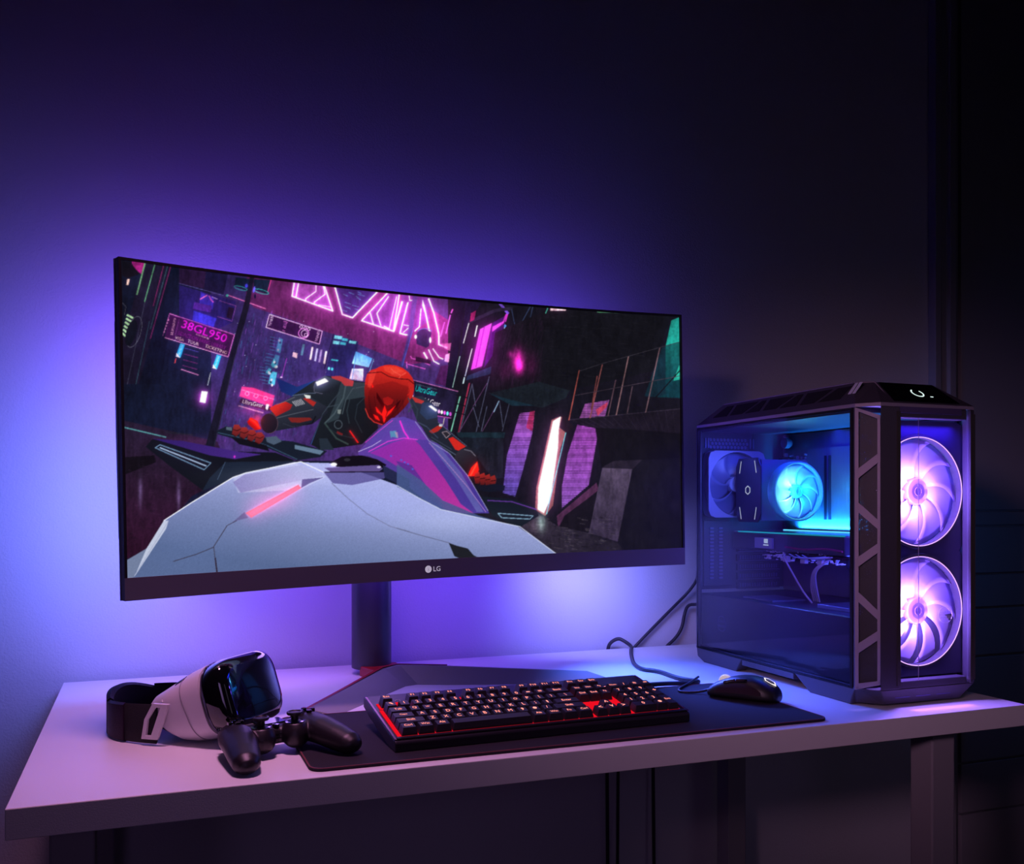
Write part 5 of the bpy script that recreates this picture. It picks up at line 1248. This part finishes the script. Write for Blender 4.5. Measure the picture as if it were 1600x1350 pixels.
for sx in (-1, 1):
    m = MB(); m.lathe([(0.0135,0.0468),(0.0135,0.0482),(0.0105,0.0486),(0.0105,0.0470)], (0,0,0), 'z', 28, closed_prof=True); m.build('stick_collar', M_gloss, gc, smooth=30, loc=(sx*0.0245,-0.004,0))
    m = MB(); m.lathe([(0.0001,0.047),(0.0058,0.047),(0.0050,0.054),(0.0055,0.0565),(0.0100,0.0572),(0.0112,0.0590),(0.0108,0.0612),(0.0085,0.0618),(0.0075,0.0606),(0.0001,0.0602)], (0,0,0), 'z', 32, cap=False)
    m.build('thumbstick', M_pad2, gc, smooth=40, loc=(sx*0.0245,-0.004,0))
    m = MB(); m.box(sx*0.052-0.015, sx*0.052+0.015, 0.0385, 0.047, 0.036, 0.044); m.build('shoulder_button', M_gloss, gc, bevel=0.003)
m = MB()
for a in range(4):
    c, s_ = math.cos(R(90*a)), math.sin(R(90*a)); q = [(0.003,0),(0.006,0.0035),(0.0105,0.0035),(0.0105,-0.0035),(0.006,-0.0035)]
    m.prism([(-0.052+u*c-v*s_, 0.018+u*s_+v*c) for u, v in q], 0.052, 0.0565)
m.build('direction_pad', M_gloss, gc, bevel=0.0006)
for a in range(4):
    c, s_ = math.cos(R(90*a)), math.sin(R(90*a)); m = MB(); m.lathe([(0.0001,0.050),(0.0040,0.050),(0.0040,0.0562),(0.0034,0.0568),(0.0001,0.0570)], (0,0,0), 'z', 20, cap=False)
    b_ = m.build('action_button', M_gloss, gc, smooth=30, loc=(0.052+0.0088*c, 0.018+0.0088*s_, 0))
    m = MB(); m.frame([(0.0022*math.cos(2*PI*k/(3+a)), 0.0022*math.sin(2*PI*k/(3+a))) for k in range(3+a)], [(0.0016*math.cos(2*PI*k/(3+a)), 0.0016*math.sin(2*PI*k/(3+a))) for k in range(3+a)], 0.0570, 0.0572)
    m.build('button_mark', mat('mark_%d' % a, [(0.3,0.6,0.2),(0.5,0.15,0.15),(0.2,0.3,0.6),(0.5,0.3,0.45)][a], 0.5, bump=0.01), b_)
m = MB(); m.prism(rrect(-0.020,0.020,0.014,0.044,0.004), 0.0440, 0.0462); m.build('touch_pad', M_gloss, gc, bevel=0.0006)
m = MB(); m.lathe([(0.0001,0.044),(0.0050,0.044),(0.0050,0.0466),(0.0001,0.0470)], (0,0,0), 'z', 24, cap=False); m.build('centre_button', M_gloss, gc, smooth=30, loc=(0,0.004,0))
# ports on the face between the grips
m = MB(); m.frame(superell(0.0095,0.0034,28,3), superell(0.0078,0.0022,28,3), -0.0042, -0.0022, 'y'); po = m.build('port_surround', M_gloss, gc, loc=(0,0,0.031))
m = MB(); m.prism(superell(0.0042,0.0018,20,4), -0.0040, -0.0024, 'y'); m.build('port', M_hole, po, loc=(-0.002,0,0))
m = MB(); m.frame([(0.0024*math.cos(2*PI*k/16),0.0024*math.sin(2*PI*k/16)) for k in range(16)], [(0.0015*math.cos(2*PI*k/16),0.0015*math.sin(2*PI*k/16)) for k in range(16)], -0.0046, -0.003, 'y'); m.build('audio_jack', M_hole, po, loc=(0.0062,0,0))

# ---------------------------------------------------------------- headset
def L2W(v): return Vector((v[0]*math.cos(YAW)+v[1]*math.sin(YAW), -v[0]*math.sin(YAW)+v[1]*math.cos(YAW), v[2]))
HO = L2W((-0.431, 1.412, 0.7935)); Dv = L2W((0.93, -0.25, 0.30)).normalized()
Dh = Vector((Dv.x, Dv.y, 0)).normalized(); Wv = Vector((-Dh.y, Dh.x, 0)); Hv = Dv.cross(Wv)
if Hv.z < 0: Hv = -Hv
root_h = (HO.x, HO.y, 0.740)
hs = thing('vr_headset', 'white virtual reality headset with glossy black visor and black head strap', 'headset', root_h)
def hp(s, w_, h): return HO+Dv*s+Wv*w_+Hv*h-Vector(root_h)
M_wht = mat('headset_white', (0.72,0.70,0.72), 0.42, bump=0.06, bscale=900)
M_hdk = mat('headset_fabric', (0.009,0.005,0.011), 0.6, spec=0.25, bump=0.35, bscale=1100)
M_foam = mat('face_foam', (0.02,0.02,0.03), 0.8, bump=0.4, bscale=500)
def section(s, a, b, cz=0.0, e=2.7, n=56, skew=0.0):
    return [hp(s+skew*v/b, u, v+cz) for u, v in superell(a, b, n, e)]
S_ = [(-0.068,0.060,0.030,-0.008,-0.024),(-0.056,0.068,0.037,-0.006,-0.020),(-0.030,0.073,0.0440,-0.004,-0.010),(-0.005,0.0755,0.0490,-0.001,-0.004),(0.018,0.0760,0.0510,0.001,0.0)]
m = MB()
outer = [section(s, a, b+0.003, c, 3.2, 56, k) for s, a, b, c, k in S_]
inner = [section(s+0.001, a-0.006, b-0.003, c, 3.2, 56, k) for s, a, b, c, k in S_]
m.loft(outer+inner[::-1], False, False)
m.build('white_shell', M_wht, hs, smooth=35)
m = MB(); m.loft([section(-0.078,0.052,0.026,-0.009,2.4,56,-0.022), section(-0.055,0.060,0.030,-0.006,2.5,56,-0.018), section(0.0,0.064,0.036,0,2.5,56)] , False, True)
fo = m.build('face_foam', M_foam, hs, smooth=35); sd = fo.modifiers.new('t', 'SOLIDIFY'); sd.thickness = 0.004
m = MB(); m.loft([section(-0.0125,0.0752,0.0511,-0.002,3.2,56,-0.006), section(-0.0115,0.0758,0.0516,-0.002,3.2,56,-0.006), section(-0.0105,0.0755,0.0512,-0.0015,3.2,56,-0.006)], False, False)
m.build('shell_seam', mat('seam_grey', (0.35,0.33,0.36), 0.5, bump=0.02), hs, smooth=35)
m = MB(); m.loft([section(0.014,0.0715,0.0470,0.001,2.8), section(0.019,0.0745,0.0505,0.001,2.9), section(0.024,0.0775,0.0530,0.0015,3.4), section(0.046,0.0770,0.0535,0.002,4.2), section(0.054,0.0745,0.0515,0.002,4.4), section(0.0585,0.069,0.0465,0.002,4.2), section(0.0600,0.060,0.0390,0.002,4.0), section(0.0610,0.030,0.0190,0.002,3.0)], True, True)
vz = m.build('visor', M_gloss, hs, smooth=50)
m = MB(); m.loft([section(0.0225,0.0776,0.0531,0.0015,3.3), section(0.0240,0.0785,0.0539,0.0015,3.4), section(0.0255,0.0778,0.0533,0.0015,3.4)], False, False); m.build('visor_rim', mat('rim_grey', (0.10,0.10,0.16), 0.15, metal=0.6, bump=0.01), vz, smooth=40)
# dark vent on the shell's near top flank
def on_shell(u0, u1, s0, s1, off):
    def P(s, th):
        a = np.interp(s, [q[0] for q in S_], [q[1] for q in S_]); b = np.interp(s, [q[0] for q in S_], [q[2] for q in S_]); c = np.interp(s, [q[0] for q in S_], [q[3] for q in S_]); k = np.interp(s, [q[0] for q in S_], [q[4] for q in S_])
        b += 0.003; ct, st = math.cos(th), math.sin(th); e = 2/3.2
        u, v = a*math.copysign(abs(ct)**e, ct), b*math.copysign(abs(st)**e, st)
        n_ = Vector((0,0,0))+Wv*ct+Hv*st
        return hp(s+k*v/b, u, v+c)+n_*off
    g = [[P(s0+(s1-s0)*i/6, u0+(u1-u0)*j/6) for j in range(7)] for i in range(7)]
    return g
def patch(name, u0, u1, s0, s1, m_, off=0.0006, par=None):
    g = on_shell(u0, u1, s0, s1, off); m = MB(); m.loft(g, False, False, closed=False); o = m.build(name, m_, par or hs, smooth=True); sd = o.modifiers.new('t', 'SOLIDIFY'); sd.thickness = 0.0012; return o
NEAR = PI   # flank turned to the viewer is the -W side
patch('vent_patch', R(116), R(128), -0.024, -0.010, M_hdk)
patch('clip_dot', R(150), R(156), -0.044, -0.040, M_wht, 0.0016)
# head strap: near side, far side, padded back
def strap_path(t):
    """t 0..1 from near clip round the back to the far clip, in horizontal plane"""
    a = R(-8)+(PI+R(16))*t
    ww = -0.074*math.cos(a); bb = -0.060-0.116*max(0, math.sin(a))**0.78
    if math.sin(a) < 0: bb = -0.058+0.0*a
    q = HO+Dh*bb+Wv*ww; return Vector((q.x-root_h[0], q.y-root_h[1], 0))
def band(name, t0, t1, zf, thick, m_, n=18, bev=0.0):
    m = MB(); rings = []
    for i in range(n+1):
        t = t0+(t1-t0)*i/n; p = strap_path(t); q = (strap_path(min(1,t+0.01))-strap_path(max(0,t-0.01))).normalized(); nn = Vector((q.y,-q.x,0)); z0, z1 = zf(t); th = thick(t) if callable(thick) else thick
        zm = (z0+z1)/2; bul = th*0.5
        rings.append([p+nn*th*0.5+Vector((0,0,z0+0.003)), p+nn*(th*0.5+bul*0.5)+Vector((0,0,zm)), p+nn*th*0.5+Vector((0,0,z1-0.003)), p+Vector((0,0,z1)), p-nn*th*0.5+Vector((0,0,z1-0.003)), p-nn*th*0.5+Vector((0,0,z0+0.003)), p+Vector((0,0,z0))])
    m.loft(rings); return m.build(name, m_, hs, smooth=45)
band('fabric_strap', 0.02, 0.17, lambda t: (0.0008, 0.058-0.02*t), 0.004, mat('strap_black', (0.006,0.005,0.008), 0.8, bump=0.5, bscale=900))
band('leather_strap', 0.15, 0.34, lambda t: (-0.0007, 0.056-0.02*(t-0.15)), 0.0085, mat('strap_leather', (0.020,0.005,0.020), 0.45, spec=0.25, bump=0.5, bscale=700))
band('rear_pad', 0.32, 0.74, lambda t: (-0.0007+0.010*math.sin(PI*min(1,max(0,(t-0.32)/0.42)))*0.3, 0.055+0.012*math.sin(PI*(t-0.32)/0.42)), lambda t: 0.009+0.007*math.sin(PI*(t-0.32)/0.42), M_hdk, 26)
band('far_strap', 0.72, 0.98, lambda t: (0.006, 0.060), 0.006, M_hdk)
# white clip frame where the near strap meets the shell
m = MB()
cl = [strap_path(0.0)+(-Wv)*0.003 for _ in range(1)][0]
ax_, up_ = -Dh, (Hv*0.96+Vector((0,0,1))*0.2).normalized()
fr_o = [(-0.014,-0.036),(0.012,-0.036),(0.016,0.0),(0.010,0.030),(-0.016,0.030)]; fr_i = [(-0.002,-0.029),(0.006,-0.029),(0.010,0.0),(0.004,0.023),(-0.004,0.023)]
cbase = Vector((cl.x, cl.y, 0.036))
def cpnt(u, v, o_): return cbase+ax_*u+Vector((0,0,1))*v*0.78+(-Wv)*o_+ax_*(-v*0.25)
n5 = 5; vs_ = [cpnt(u,v,o_) for o_ in (-0.002,0.004) for u, v in fr_o]+[cpnt(u,v,o_) for o_ in (-0.002,0.004) for u, v in fr_i]
fs_ = []
for i in range(n5):
    j = (i+1)%n5; O0,O1,I0,I1 = 0,5,10,15
    fs_ += [(O0+i,O0+j,O1+j,O1+i),(I0+i,I1+i,I1+j,I0+j),(O1+i,O1+j,I1+j,I1+i),(O0+i,I0+i,I0+j,O0+j)]
m.add(vs_, fs_); m.build('strap_clip', M_wht, hs, bevel=0.001)
# let the lowest point of the headset touch the desk top
lo = min((o_.matrix_world.translation.z*0+v.co.z) for o_ in hs.children for v in o_.data.vertices)
hs.location.z = 0.7402-lo
